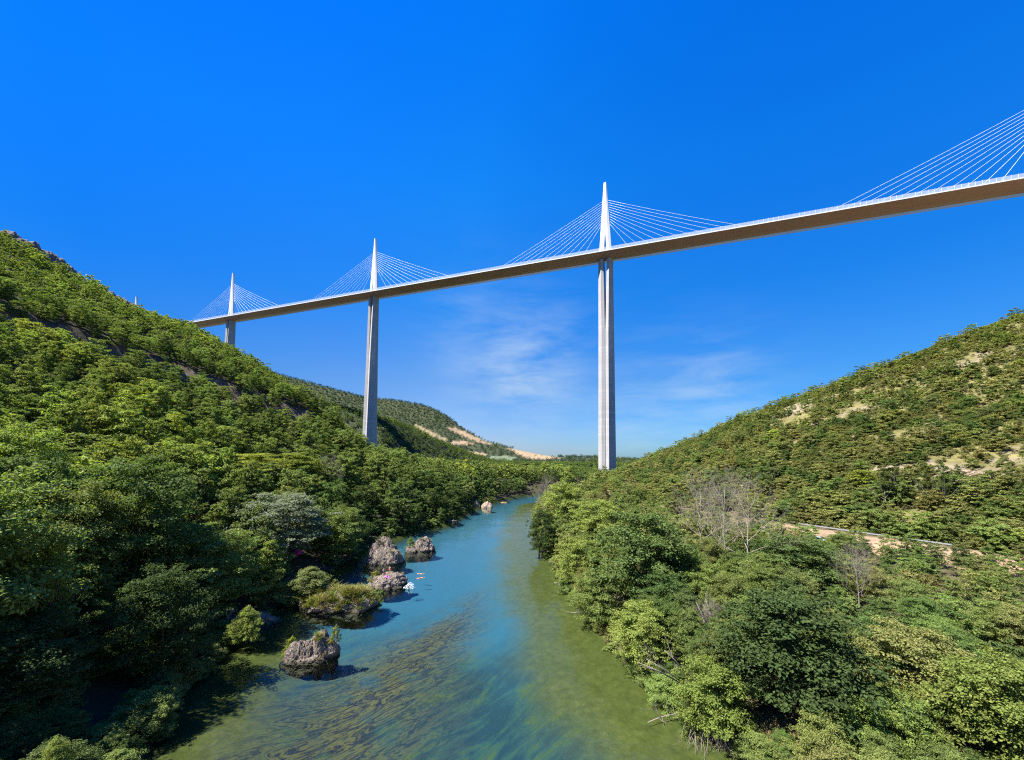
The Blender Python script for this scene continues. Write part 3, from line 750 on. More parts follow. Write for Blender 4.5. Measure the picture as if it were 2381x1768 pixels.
# outcrop below the tall pier
mb = MB()
for j, (c_, r_, w_) in enumerate(((1376, 1128, 3.2), (1398, 1132, 3.6), (1420, 1146, 3.0), (1440, 1138, 4.2), (1462, 1146, 3.6), (1482, 1152, 3.0), (1412, 1156, 2.6), (1450, 1158, 2.8))):
    p = hit(c_, r_, 120, 400); mb = MB(); rock_geo(mb, (0, 0, .2), (w_, w_, 1.9), 90+j, 0, 3)
    o = mb.build('rock', M_PALE); o.location = tuple(p); tag(o, 'pale broken rock in the band on the right bank just below the tall pier', 'rock', 'pale rocks below the tall pier')
mb = MB()
for j in range(26):
    c_ = 1990+j*15+random.uniform(-8, 8); p = hit(c_, np.interp(c_, [1990, 2150, 2381], [1100, 1106, 1118])+random.uniform(-12, 14), 60, 300)
    mb = MB(); rock_geo(mb, (0, 0, -.15), (random.uniform(.8, 2.2), random.uniform(.8, 1.6), random.uniform(.5, 1.2)), 120+j, 0, 3)
    o = mb.build('rock', M_PALE); o.location = tuple(p); tag(o, 'crumbling pale rock on the sunlit right slope, among thin pale trunks', 'rock', 'crumbling rocks on the right slope')
# cliffs on the crest of the left slope
for lab, pts, sc in (('long shaded limestone cliff along the crest of the left slope', ((22, 556), (44, 570), (66, 584), (88, 598), (108, 606), (128, 618), (146, 632), (164, 646), (178, 660)), 1.0),
                     ('short rocky step on the left crest next to the far pylon tip', ((258, 690), (272, 699), (286, 708), (300, 716)), .6)):
    mb = MB()
    for j, (c_, r_) in enumerate(pts):
        t_, e_ = ray(c_, r_); d_ = np.interp(float(t_), S1[0], S1[2])-9
        rock_geo(mb, (float(t_)*d_, d_, CAMZ+float(e_)*d_-1.5*sc), (8.2*sc, 6.0*sc, (9.0 if j in (2, 3, 5, 6) else 7.8)*sc), 150+j*3+int(sc*10), .1, 4, .2)
    tag(mb.build('limestone_cliff', M_CLIFF), lab, 'cliff')

# ------------------------------------------------------------------ grass tufts and sprigs on the rocks
def tuft_mesh(seed, n=90, spread=.5, wid=.03):
    g = np.random.default_rng(seed); b = np.zeros((n, 3)); b[:, :2] = g.normal(size=(n, 2))*.16
    d = g.normal(size=(n, 3))*np.array((spread, spread, .1)); d[:, 2] = .55+.45*g.random(n)
    L = .5+.5*g.random((n, 1)); tip = b+d*L; tip[:, 2] -= .12*np.linalg.norm(d[:, :2], axis=1)
    s_ = np.cross(d, np.array((0, 0, 1.0))); s_ = unit(s_)*wid; m = (b+tip)/2+np.array((0, 0, .06))
    V = np.stack([b-s_*.6, m-s_, tip, m+s_], 1).reshape(-1, 3); return mesh_np('grass_tuft', V, np.arange(4*n).reshape(n, 4), M_SPRIG)
TUFT = [tuft_mesh(i) for i in range(4)]
def on_rock(key, u, v):
    bvh, loc, w, dp = ROCKS[key]; h_ = bvh.ray_cast(Vector((u*w*.5, v*dp*.5, 50)), Vector((0, 0, -1)))
    return None if h_[0] is None else Vector(h_[0])+Vector(loc)
def tufts(key, n, lab, gr, sz, cols, lim=.85, flt=lambda u, v: True):
    k = 0
    for _ in range(n*6):
        if k >= n: break
        u, v = random.uniform(-lim, lim), random.uniform(-lim, lim)
        if not flt(u, v): continue
        p = on_rock(key, u, v)
        if p is None or p.z < .1: continue
        o = link('grass_tuft', random.choice(TUFT)); o.location = p-Vector((0, 0, .06)); s_ = sz*random.uniform(.6, 1.3); o.scale = (s_*1.2, s_*1.2, s_); o.rotation_euler = (0, 0, random.random()*6.28)
        o['leaf_color'] = list(map(float, jit(random.choice(cols), .25))); tag(o, lab, 'grass', gr); k += 1
GR = [(.19, .19, .04), (.15, .17, .035), (.22, .18, .07), (.12, .15, .03)]
tufts('islet', 150, 'yellow-green grass tuft on the long low islet rock', 'grass tufts on the islet rock', 1.5, GR, .95)
tufts('near', 12, 'grass tuft on the nearest two-humped boulder', 'grass tufts on the nearest boulder', .75, GR, .9, lambda u, v: u > .25)
tufts('bathers', 9, 'grass tuft on the back of the bathers\' boulder', 'grass tufts on the bathers\' boulder', 1.0, GR, .9, lambda u, v: v > .2 or u < -.6)
tufts('pyramid', 10, 'dry grass tuft on a ledge of the pyramid boulder', 'grass tufts on the pyramid boulder', .9, [(.2, .17, .07), (.14, .15, .05)])
tufts('shrubby', 8, 'grass tuft on the pale boulder beyond the pyramid', 'grass tufts on the pale boulder', .9, GR)
tufts('ledge', 9, 'tuft of grass on the grey limestone ledge', 'grass tufts on the limestone ledge', .8, [(.10, .14, .03), (.16, .17, .035)])
def sprig(key, u, v, h, w, lab, colr):
    p = on_rock(key, u, v)
    if p is None:
        bvh, loc, ww, dp = ROCKS[key]; p = Vector((loc.x+u*ww*.5, loc.y+v*dp*.5, .05))
    plant_obj('shrub', lab, 'shrub', (p.x, p.y, max(p.z-.25, -.1)), h, w, 'B', 8, colr, parts=('foliage', 'stem'))
sprig('near', -.92, .1, 2.6, 1.9, 'bright green sprig of leaves on the left side of the nearest boulder', (.20, .23, .03))
sprig('near', .95, .1, 2.4, 1.6, 'yellow-green sprig on the right side of the nearest boulder', (.20, .21, .05))
sprig('shrubby', -.85, .1, 3.6, 3.2, 'bright green shrub on the left flank of the pale boulder', (.16, .21, .03))
sprig('islet', .98, .2, 2.4, 2.6, 'soft green bush at the right end of the islet rock, by the water', (.12, .16, .05))
sprig('islet', -.95, .3, 2.4, 3.0, 'olive bush at the left end of the islet rock', (.10, .12, .03))
sprig('bathers', -.8, .6, 2.2, 2.8, 'yellow-green bush behind the left shoulder of the bathers\' boulder', (.19, .20, .04))
sprig('shade', .75, .3, 3.2, 3.0, 'sunlit green bush leaning over the shaded grey rock', (.10, .15, .03))
for q, (lab, px_, py_) in enumerate((('dry grass patch in the small clearing beside the big dark tree', 1800, 1700), ('pale grass patch at the bottom edge below the big dark tree', 1900, 1740), ('straw-coloured grass in the clearing near the bottom edge', 1985, 1752))):
    p = hit(px_, py_, 20, 200); V = []; 
    mb_v = []; g = np.random.default_rng(300+q)
    for _ in range(70):
        me_ = TUFT[q % 4]; a_ = g.normal(size=2)*1.1
        co = np.empty(len(me_.vertices)*3); me_.vertices.foreach_get('co', co); co = co.reshape(-1, 3)*(.5+.6*g.random()); co[:, :2] += a_; co[:, 2] += float(terrain(np.array([p[0]+a_[0]]), np.array([p[1]+a_[1]]))[0])-p[2]
        mb_v.append(co)
    V = np.concatenate(mb_v); o = link('grass', mesh_np('grass', V, np.arange(len(V)).reshape(-1, 4), M_SPRIG)); o.location = tuple(p); o['leaf_color'] = [.34, .28, .13]
    tag(o, lab, 'grass', kind='stuff')

# ------------------------------------------------------------------ bare trees, dead wood
def bare_tree(name, label, c, top, d, base_z=None, seed=0, lev=5, r=.012, mat_=None, spread=.55, fork=.28, cat='tree', group=None, wide=1.0, lean=0.0):
    t_, e_ = ray(c, top); x = float(t_)*d; zb = float(terrain(np.array([x]), np.array([d]))[0]) if base_z is None else base_z
    H = CAMZ+float(e_)*d-zb; g = np.random.default_rng(seed); root = thing(name, label, cat, (x, d, zb-.2), 0, group)
    tr = MB(); ax = [np.array((lean*q*H+.012*H*math.sin(q*6+seed), .01*H*math.cos(q*5+seed), q*H*.86)) for q in np.linspace(0, 1, 9)]
    rad = np.linspace(r*H*1.1, r*H*.16, 9); tr.tube(ax, list(rad), 8); tr.build('trunk', mat_ or M_PALEBARK, root, True)
    br = MB()
    n_ = 17
    for j in range(n_):
        q = fork+(.97-fork)*j/(n_-1); i = min(int(q*8), 7); p = ax[i]+(ax[i+1]-ax[i])*(q*8-i)
        a_ = j*2.4+g.random()*.8; up = .55+.5*q
        dd = unit(np.array((math.cos(a_)*wide, math.sin(a_)*wide, up)))
        branchy(br, p, dd, H*(.40-.26*q)*(.8+.4*g.random()), rad[i]*.6, lev-2, g, 5, spread, .22, (4, 5), .58)
    br.build('branches', mat_ or M_PALEBARK, root, True); HERO.append((x, d, 1.5)); return root
B = 'bare_tree'
bare_tree(B, 'bare pale poplar, leftmost of the three leafless trees on the right bank', 1628, 1118, 84, None, 1, 5, .0085, wide=1.15)
bare_tree(B, 'bare pale poplar in the middle of the three leafless trees', 1682, 1106, 88, None, 2, 5, .008, wide=.85)
bare_tree(B, 'bare white-trunked poplar, rightmost and tallest of the three leafless trees', 1736, 1116, 80, None, 3, 5, .009, wide=1.2)
bare_tree(B, 'bare reddish-grey treetop beside the light green tree below the tall pier', 1272, 1092, 170, None, 4, 4, .011, M_DEAD)
bare_tree(B, 'half-dead grey tree with bare twisted limbs above the canopy of the left slope', 765, 1060, 150, None, 5, 5, .012, M_DEAD, wide=1.5)
bare_tree(B, 'dead grey thicket tree between the dark crowns of the right bank', 1650, 1400, 58, None, 6, 5, .010, M_DEAD, wide=1.2)
bare_tree(B, 'small bare tree in the mixed wood below the parked car', 1990, 1275, 66, None, 7, 5, .010, M_DEAD, wide=1.1)
for j, (c_, t_, d_) in enumerate(((2055, 1082, 108), (2078, 1078, 110), (2152, 1090, 104), (2192, 1092, 100), (2226, 1088, 105), (2338, 1098, 98), (2350, 1096, 99))):
    o = bare_tree('slender_tree', 'thin pale-trunked young tree in front of the crumbling rock band', c_, t_, d_, None, 40+j, 3, .009, M_PALEBARK, group='slender pale trunks on the right slope', wide=.6)
    cr = link('crown', proto('B', 3)[0], o); hh = (o.children[0].bound_box[1][2]); cr.location = (0, 0, hh*.35); cr.scale = (hh*.42, hh*.42, hh*.72); cr['leaf_color'] = list(map(float, jit((.10, .13, .03))))
# willow limbs show dark through the silver crown
wx = unproj(np.array([655.]), np.array([1142.]), 98)[0]
wr = [o for o in bpy.data.objects if o.name == 'silver_willow'][0]
mb = MB(); g = np.random.default_rng(9)
for a_, q in ((-.9, 1.0), (-.35, 1.1), (.25, 1.15), (.8, .9)):
    branchy(mb, (0, 0, .2), unit(np.array((math.sin(a_), -.35, .95))), 8.5*q, .22, 3, g, 6, .45, .12, (2, 3))
lm = mb.build('limb', M_BARK, wr, True); lm.rotation_euler = (0, 0, -wr.rotation_euler.z)

def log_obj(name, label, pts, rad, cat='log', mat_=None, twigs=0, seed=0, group=None):
    """pts: (survey col, row, z)"""
    P = []
    for c_, r_, z_ in pts:
        t_, e_ = ray(c_, r_); d_ = (z_-CAMZ)/float(e_); P.append(np.array((float(t_)*d_, d_, z_)))
    o0 = P[0].copy(); g = np.random.default_rng(seed); mb = MB()
    mb.tube([p-o0 for p in P], list(np.linspace(rad, rad*.45, len(P))), 8)
    for j in range(twigs):
        q = g.random(); i = min(int(q*(len(P)-1)), len(P)-2); p = P[i]+(P[i+1]-P[i])*(q*(len(P)-1)-i)-o0
        branchy(mb, p, unit(g.normal(size=3)+np.array((-.2, 0, .35))), .8+1.4*g.random(), rad*.4, 2, g, 5, .6, .05, (2, 3))
    o = mb.build(name, mat_ or M_DEAD, None, True); o.location = tuple(o0); return tag(o, label, cat, group)
log_obj('driftwood_log', 'sunken brown log under the green water by the right bank', [(1298, 1360, -.12), (1322, 1388, -.35), (1345, 1412, -.45), (1362, 1440, -.5)], .38, mat_=plain('sunken_wood', (.12, .075, .03), .9, var=.3), seed=1)
log_obj('driftwood_log', 'pale broken branch sticking out of the water above the sunken log', [(1346, 1376, .25), (1325, 1366, .2), (1302, 1360, .35), (1288, 1354, .9)], .16, twigs=5, seed=2)
log_obj('driftwood_log', 'thin forked branch lying on the water right of the sunken log', [(1375, 1428, .5), (1350, 1426, .25), (1326, 1424, .12)], .09, twigs=5, seed=3)
log_obj('driftwood_log', 'short pale log at the waterline of the upper right bank', [(1285, 1272, .4), (1268, 1270, .2), (1248, 1268, .25)], .22, twigs=2, seed=4)
log_obj('dead_branch', 'grey dead branch reaching over the shallows below the leaning stems', [(1605, 1600, 1.2), (1560, 1580, .6), (1515, 1567, .4), (1478, 1573, .2)], .09, 'branch', twigs=9, seed=5)
log_obj('dead_branch', 'thin forked grey branch above the green shallows', [(1575, 1625, .9), (1548, 1608, .7), (1522, 1593, .9)], .07, 'branch', twigs=4, seed=6)
log_obj('dead_branch', 'bleached dead branch with side twigs over the water beside the root tangle', [(1606, 1652, 1.0), (1570, 1660, .7), (1535, 1668, .4), (1506, 1680, .15)], .08, 'branch', twigs=9, seed=7)
for j, (a_, b_) in enumerate((((1590, 1590), (1502, 1532)), ((1585, 1590), (1482, 1540)), ((1600, 1572), (1545, 1512)), ((1660, 1490), (1618, 1400)), ((1672, 1492), (1640, 1392)), ((1655, 1500), (1600, 1440)))):
    d_ = 46 if j < 3 else 56
    p0 = unproj(np.array([float(a_[0])]), np.array([float(a_[1])]), d_)[0]; p1 = unproj(np.array([float(b_[0])]), np.array([float(b_[1])]), d_-1.5)[0]
    mb = MB(); mb.tube([np.zeros(3), (p1-p0)*.5+np.array((0, 0, .15)), p1-p0], [.09, .07, .03], 6); g = np.random.default_rng(60+j)
    for k_ in range(3): branchy(mb, (p1-p0)*(.45+.17*k_), unit((p1-p0)+g.normal(size=3)*2), 1.6, .035, 2, g, 4, .5, .05, (2, 3))
    o = mb.build('dead_sapling', M_DEAD, None, True); o.location = tuple(p0)
    tag(o, 'long leaning dead stem at the right waterline' if j < 3 else 'grey dead stem among the dark crowns above the right bank', 'dead sapling', 'leaning dead stems' if j < 3 else 'dead stems in the right wood')
# root tangle at the lower right bank
p = unproj(np.array([1655.]), np.array([1690.]), 42.5)[0]; mb = MB(); g = np.random.default_rng(77)
for j in range(42):
    q = np.array((g.uniform(-2.2, 2.4), g.uniform(-1.0, .9), g.uniform(.3, 1.6)))
    branchy(mb, q, unit(np.array((g.normal()*.5-.25, g.normal()*.4-.4, -.7))), 1.2+1.5*g.random(), .022, 3, g, 4, .6, -.25, (2, 3))
o = mb.build('root_tangle', M_DEAD, None, True); o.location = (float(p[0]), float(p[1])+.6, .45)
tag(o, 'tangle of bleached grey roots hanging over the lower right waterline', 'roots')

# ------------------------------------------------------------------ road things
M_CAR = plain('silver_blue_car_paint', (.50, .56, .66), .25, metal=.3, var=.03)
M_GLASS = plain('dark_car_glass', (.03, .04, .05), .08, var=.05); M_TYRE = plain('tyre_rubber', (.02, .02, .02), .8); M_RIM = plain('alloy_rim', (.5, .5, .52), .3, metal=.7)
car_p = hit(1908, 1262, 60, 160)
car = thing('parked_car', 'pale silver-blue car parked below the earth bank, half hidden by trees', 'car', (car_p[0], car_p[1], car_p[2]), R(28))
mb = MB()
def csec(x_, w_, z0, z1): return [(x_, -w_, z0), (x_, -w_*1.02, (z0+z1)/2), (x_, -w_*.93, z1), (x_, w_*.93, z1), (x_, w_*1.02, (z0+z1)/2), (x_, w_, z0)]
mb.loft([csec(-2.05, .72, .35, .72), csec(-1.9, .82, .28, .9), csec(-1.0, .86, .26, .95), csec(.6, .86, .26, .95), csec(1.7, .82, .28, .86), csec(2.05, .7, .35, .66)]); body = mb.build('body', M_CAR, car, True)
mb = MB(); mb.loft([[(x_, -w_, z_), (x_, w_, z_), (x_*1, w_*.93, z_+.001), (x_, -w_*.93, z_+.001)] for x_, w_, z_ in ((0, .8, .9),)] + [], True) if False else None
gl = MB(); gl.loft([[(-1.85, -.78, .93), (1.05, -.78, .93), (1.05, .78, .93), (-1.85, .78, .93)], [(-1.35, -.62, 1.42), (.35, -.62, 1.42), (.35, .62, 1.42), (-1.35, .62, 1.42)]]); gl.build('window', M_GLASS, car)
rf = MB(); rf.loft([[(-1.42, -.64, 1.42), (.40, -.64, 1.42), (.40, .64, 1.42), (-1.42, .64, 1.42)], [(-1.25, -.55, 1.49), (.25, -.55, 1.49), (.25, .55, 1.49), (-1.25, .55, 1.49)]]); rf.build('roof', M_CAR, car)
for sx in (-1.3, 1.3):
    for sy in (-.8, .8):
        w_ = MB(); w_.tube([(0, -.1, 0), (0, .1, 0)], .31, 16); wh = w_.build('wheel', M_TYRE, car, True); wh.location = (sx, sy, .31)
        w_ = MB(); w_.tube([(0, -.115, 0), (0, .115, 0)], .18, 12); w_.build('rim', M_RIM, wh, True)
for sy in (-.55, .55):
    h_ = MB(); h_.box((2.0, sy, .68), (.06, .16, .08)); h_.build('headlight', M_RIM, car)
    h_ = MB(); h_.box((-2.02, sy, .74), (.05, .14, .09)); h_.build('tail_light', plain('red_lamp_glass', (.4, .02, .02), .3), car)
gp = resample(np.array(ROAD[4:7], float), 2.0); gp = offset_line(gp, .25)
rail = thing('guard_rail', 'galvanised steel guard rail along the road above the earth bank', 'guard rail', (gp[0][0], gp[0][1], 10.7))
q3 = np.c_[gp, np.full(len(gp), 10.7)]-np.array((gp[0][0], gp[0][1], 10.7)); T_ = unit(np.gradient(q3, axis=0)); Nr = np.stack([T_[:, 1], -T_[:, 0], T_[:, 2]*0], 1)
mb = MB(); mb.loft([[q3[i]+Nr[i]*a_+np.array((0, 0, h_)) for a_, h_ in ((0, .42), (.06, .50), (0, .58), (.06, .66), (0, .74), (-.03, .74), (-.03, .42))] for i in range(len(q3))]); mb.build('beam', M_RAIL, rail)
ps = MB(); ps.box((0, 0, .35), (.05, .05, .42)); pm_ = ps.mesh('post', M_RAIL)
for i in range(0, len(q3), 2):
    o = link('post', pm_, rail); o.location = tuple(q3[i]+Nr[i]*.12)

# ------------------------------------------------------------------ bathers and their things
M_SKIN = plain('sun_tanned_skin', (.42, .24, .16), .55, var=.08); M_HAIR = plain('dark_hair', (.04, .025, .018), .7); M_RED = plain('red_swimwear', (.45, .06, .05), .7); M_NAVY = plain('navy_swim_shorts', (.03, .04, .10), .7)
M_PINK = plain('pink_towel_cloth', (.40, .10, .36), .9, var=.12, bump=.3); M_MAG = plain('magenta_tent_fabric', (.48, .02, .22), .6, var=.1)
def person(label, loc, rz, wear, arms, legs, hairlen=.02, tilt=(0, 0), female=False, group=None):
    """one skinned body; arms and legs give the joint offsets that pose it"""
    V, E, Rd = [], [], []
    def j(p, r, par=None):
        V.append(Vector(p)); Rd.append(r); i = len(V)-1
        if par is not None: E.append((par, i))
        return i
    sw = .17 if female else .2
    pel = j((0, 0, .95), .135); wst = j((0, .0, 1.1), .115 if female else .13, pel); ch = j((0, .01, 1.3), .145, wst); nk0 = j((0, 0, 1.45), .075, ch)
    nk = j((0, -.01, 1.53), .05, nk0); hd = j((0, -.02, 1.62), .085, nk); h2 = j((0, -.02, 1.71), .092, hd); h3 = j((0, -.0, 1.77), .06, h2); j((0, -.115, 1.645), .018, hd)   # nose
    for s in (-1, 1):
        j((s*.092, .0, 1.66), .018, h2)                                 # ear
        sh = j((s*sw, .01, 1.42), .068, nk0); el = j(V[sh]+Vector(arms[0 if s < 0 else 1][0]), .045, sh); wr_ = j(V[el]+Vector(arms[0 if s < 0 else 1][1]), .03, el)
        dv = (V[wr_]-V[el]).normalized(); sd = dv.cross(Vector((0, 1, .2))).normalized(); pa = j(V[wr_]+dv*.06, .034, wr_)
        for f_, (o_, L_) in enumerate(((-.03, .065), (-.01, .08), (.01, .075), (.03, .06))):
            k1 = j(V[pa]+dv*.03+sd*o_, .0105, pa); k2 = j(V[k1]+dv*L_*.55, .009, k1); j(V[k2]+dv*L_*.45+Vector((0, -.012, 0)), .008, k2)
        t1 = j(V[wr_]+dv*.03+sd*.04+Vector((0, -.015, 0)), .011, wr_); j(V[t1]+dv*.04+sd*.015, .009, t1)
        hp = j((s*.095, 0, .88), .1, pel); kn = j(V[hp]+Vector(legs[0 if s < 0 else 1][0]), .062, hp); an = j(V[kn]+Vector(legs[0 if s < 0 else 1][1]), .04, kn)
        j(V[an]+Vector((0, -.13, -.05)), .035, an)
    me = bpy.data.meshes.new('body'); me.from_pydata([tuple(v) for v in V], E, []); o = link('body', me)
    sk = o.modifiers.new('skin', 'SKIN')
    for i, r_ in enumerate(Rd): me.skin_vertices[0].data[i].radius = (r_, r_*(.82 if i in (0, 1, 2) else 1))
    me.skin_vertices[0].data[0].use_root = True
    o.modifiers.new('sub', 'SUBSURF').levels = 1
    dg = bpy.context.evaluated_depsgraph_get(); bm_ = bpy.data.meshes.new_from_object(o.evaluated_get(dg)); bpy.data.objects.remove(o)
    bm_.materials.clear(); bm_.materials.append(M_SKIN); bm_.polygons.foreach_set('use_smooth', [True]*len(bm_.polygons))
    root = thing('person', label, 'person', loc, rz, group); b_ = link('body', bm_, root)
    hb = MB(); hb.loft([[(math.cos(a_)*r_*.95, -.0+math.sin(a_)*r_*1.1, z_) for a_ in np.linspace(0, 6.283, 13)[:-1]] for r_, z_ in ((.098, 1.66-hairlen), (.108, 1.70), (.104, 1.76), (.075, 1.81), (.02, 1.83))]); hb.build('hair', M_HAIR, b_, True)
    sb = MB(); sb.loft([[(math.cos(a_)*r_, math.sin(a_)*r_*.78, z_) for a_ in np.linspace(0, 6.283, 15)[:-1]] for r_, z_ in ((.175, .86), (.178, .93), (.16, 1.02))])
    for s in (-1, 1): sb.tube([(s*.095, 0, .92), tuple(V[0]+Vector((s*.095, 0, -.07))+Vector(legs[0 if s < 0 else 1][0])*.55)], [.115, .10], 10)
    sb.build('swimwear', wear, b_, True)
    root.rotation_euler = (tilt[0], tilt[1], rz); return root
ARM_DOWN = ((-.05, .02, -.28), (.0, -.05, -.25)); ARM_DOWN_R = ((.05, .02, -.28), (.0, -.05, -.25))
ARM_HIP = ((-.13, .03, -.24), (.12, -.06, -.2)); ARM_FWD = ((.06, -.16, -.2), (-.05, -.2, .1)); LEG = (((-.02, -.02, -.42), (0, .03, -.42)), ((.02, -.03, -.42), (.01, .02, -.42)))
for lab, u, v, rz, wear, a_, fem in (('standing bather in dark shorts, left of the two on the dome-shaped boulder', -.16, .05, .5, M_NAVY, (ARM_HIP, ARM_DOWN_R), False),
                                     ('standing bather in red swimwear, right of the two on the dome-shaped boulder', .12, .15, -.3, M_RED, (ARM_DOWN, ARM_FWD), True)):
    p = on_rock('bathers', u, v); person(lab, (p.x, p.y, p.z-.03), rz, wear, a_, LEG, .12 if fem else .02, female=fem)
p = on_rock('bathers', .14, -.42); bvh, loc, ww, dp = ROCKS['bathers']; V = []
for a_ in np.linspace(.0, .22, 15):
    for b_ in np.linspace(-.56, -.36, 9):
        h_ = on_rock('bathers', .05+a_, b_); V.append((h_.x, h_.y, h_.z+.05+.03*math.sin(a_*60+b_*25)))
V = np.array(V)-np.array(p); i_ = np.arange(15*9).reshape(15, 9); f_ = np.stack([i_[:-1, :-1], i_[1:, :-1], i_[1:, 1:], i_[:-1, 1:]], -1).reshape(-1, 4)
o = link('towel', mesh_np('towel', V, f_, M_PINK, True)); o.location = p; sm = o.modifiers.new('thick', 'SOLIDIFY'); sm.thickness = .03; tag(o, 'pink towel spread at the feet of the two bathers', 'towel')
SWIM = ((( -.1, -.05, .28), (.05, -.02, .25)), ((.1, -.05, .28), (-.05, -.02, .25)))
for lab, c_, r_, rz in (('swimmer farther from the rocks, floating in the blue water', 960, 1333, 1.2), ('swimmer nearer the dome-shaped boulder, between the splash and the other swimmer', 956, 1346, 1.7)):
    x_, d_ = water(c_, r_); rt = person(lab, (x_, d_, -.08), 0, M_RED, SWIM, (((-.03, .02, -.42), (0, .03, -.42)), ((.03, .05, -.42), (0, .08, -.4))), .02)
    rt.rotation_euler = (R(80), 0, rz); rt.location = (x_+1.2*math.sin(rz), d_-1.2*math.cos(rz), -.10)
x_, d_ = water(951, 1368); rt = person('swimmer half hidden by the white splash beside the dome-shaped boulder', (x_, d_, -1.25), .6, M_NAVY, SWIM, LEG, .02)
# splash
g = np.random.default_rng(5); n = 260; a_ = g.random(n)*6.283; rr_ = g.random(n)**.7*1.5; hgt = np.maximum(0, 1.3*(1-(rr_/1.7)**1.3))*g.random(n)
P = np.c_[np.cos(a_)*rr_*.9+.25*hgt, np.sin(a_)*rr_*.8, hgt+.02]; V, F = quads_leaf(P, unit(g.normal(size=(n, 3))+np.array((0, -.3, .8))), .06+.15*g.random(n), g, .9)
o = link('water_splash', mesh_np('water_splash', V, F, plain('white_water', (.85, .88, .9), .5, var=.03))); o.location = (x_, d_+.2, 0); tag(o, 'white splash of water beside the dome-shaped boulder', 'splash', kind='stuff')
# person wading beside a pale log far upstream
x_, d_ = water(1054, 1214); person('person wading beside the pale log under the left bank trees, far upstream', (x_, d_, -.55), .4, M_NAVY, (ARM_DOWN, ARM_DOWN_R), LEG)
log_obj('driftwood_log', 'pale log lying in the water beside the wading person upstream', [(1036, 1210, .25), (1048, 1211, .2), (1062, 1211, .3)], .24, twigs=2, seed=12, mat_=M_PALEBARK)
# kayak
x_, d_ = water(1172, 1169); ky = thing('kayak', 'yellow-orange kayak on the river beyond the two small pale boulders', 'kayak', (x_, d_, 0), R(8))
mb = MB(); mb.loft([[(q, math.cos(a_)*w_, .16+math.sin(a_)*h_) for a_ in np.linspace(0, 6.283, 11)[:-1]] for q, w_, h_ in ((-2.1, .03, .05), (-1.6, .2, .14), (-.6, .36, .2), (.6, .36, .2), (1.6, .2, .14), (2.1, .03, .05))]); M_YK = plain('yellow_orange_hull', (.75, .42, .08), .4, var=.05); mb.build('hull', M_YK, ky, True)
mb = MB(); mb.loft([[(math.cos(a_)*r_*1.5, math.sin(a_)*r_*.8, z_) for a_ in np.linspace(0, 6.283, 13)[:-1]] for r_, z_ in ((.34, .33), (.36, .38), (.30, .38))]); mb.build('cockpit_rim', M_TYRE, ky, True)
# tent under the willow
tz = hit(692, 1290, 60, 200); tent = thing('dome_tent', 'small magenta dome tent in the shade under the willow', 'tent', (tz[0], tz[1], tz[2]), .4)
mb = MB(); mb.loft([[(math.cos(a_)*1.15*math.cos(q), math.sin(a_)*1.0*math.cos(q), 1.35*math.sin(q)) for a_ in np.linspace(0, 6.283, 17)[:-1]] for q in np.linspace(0, 1.5, 8)]); mb.build('canopy', M_MAG, tent, True)
mb = MB()
for s in (-1, 1): mb.tube([(s*1.18*math.cos(q), math.cos(q)*.4*s, 1.38*math.sin(q)) for q in np.linspace(0, 1.5, 7)], .02, 5)
mb.build('tent_pole', M_RAIL, tent)

# ------------------------------------------------------------------ filler plants: jittered, culled where the hills hide them
elev = (GZ-CAMZ)/np.maximum(np.hypot(GX, GY), .1)
run = np.maximum.accumulate(elev, 1)
def horizon(x, y):
    a = np.interp(np.arctan2(x, y), th, np.arange(len(th))).astype(int).clip(0, len(th)-1)
    b = (np.interp(np.log(np.maximum(np.hypot(x, y)*.97, 5)), np.log(rr[1:-1]), np.arange(1, len(rr)-1))).astype(int)
    return run[a, b]
def scatter(x0, x1, y0, y1, sp, seed):
    g = np.random.default_rng(seed)
    xs, ys = np.meshgrid(np.arange(x0, x1, sp), np.arange(y0, y1, sp)); xs = xs.ravel(); ys = ys.ravel()
    xs = xs + (g.random(xs.size)-.5)*sp*.95; ys = ys+(g.random(xs.size)-.5)*sp*.95
    m = (np.abs(xs) < 1.42*ys+12); return xs[m], ys[m]
CAND = []   # x y z h w kind color(3)
def fill(x, y, h, w, c, kind, cond, zmin=.05):
    z = terrain(x, y); ok = cond & (z > zmin)
    rad = np.hypot(x, y)
    ok &= (z+h-CAMZ)/rad > horizon(x, y)-.004
    CAND.append(np.c_[x, y, z, h, w, np.full(len(x), kind), c][ok])
def info(x, y):
    dl, _ = poly_dist(x, y, LB); dr, _ = poly_dist(x, y, RB); s, ss = poly_dist(x, y, ROAD); px, py = survey(x, y, terrain(x, y))
    return dl, dr, s*ss, px, py, in_poly(x, y, RIVER)
def clear_hero(x, y, f=.75):
    m = np.ones(len(x), bool)
    for hx, hy, hr in HERO: m &= np.hypot(x-hx, y-hy) > hr*f+1.0
    return m
def palette(n, cols, wts, x, y, sc, seed, amp=.3):
    g = np.random.default_rng(seed); q = np.cumsum(wts)/np.sum(wts)
    u = np.clip((fbm(x/sc, y/sc, seed, 3)-.2)/.5, 0, .999)*.55+g.random(n)*.45
    k = np.searchsorted(q, u).clip(0, len(cols)-1); c = np.array(cols)[k]
    return c*(1+(g.random((n, 1))-.5)*2*amp)*(1+(g.random((n, 3))-.5)*.14)

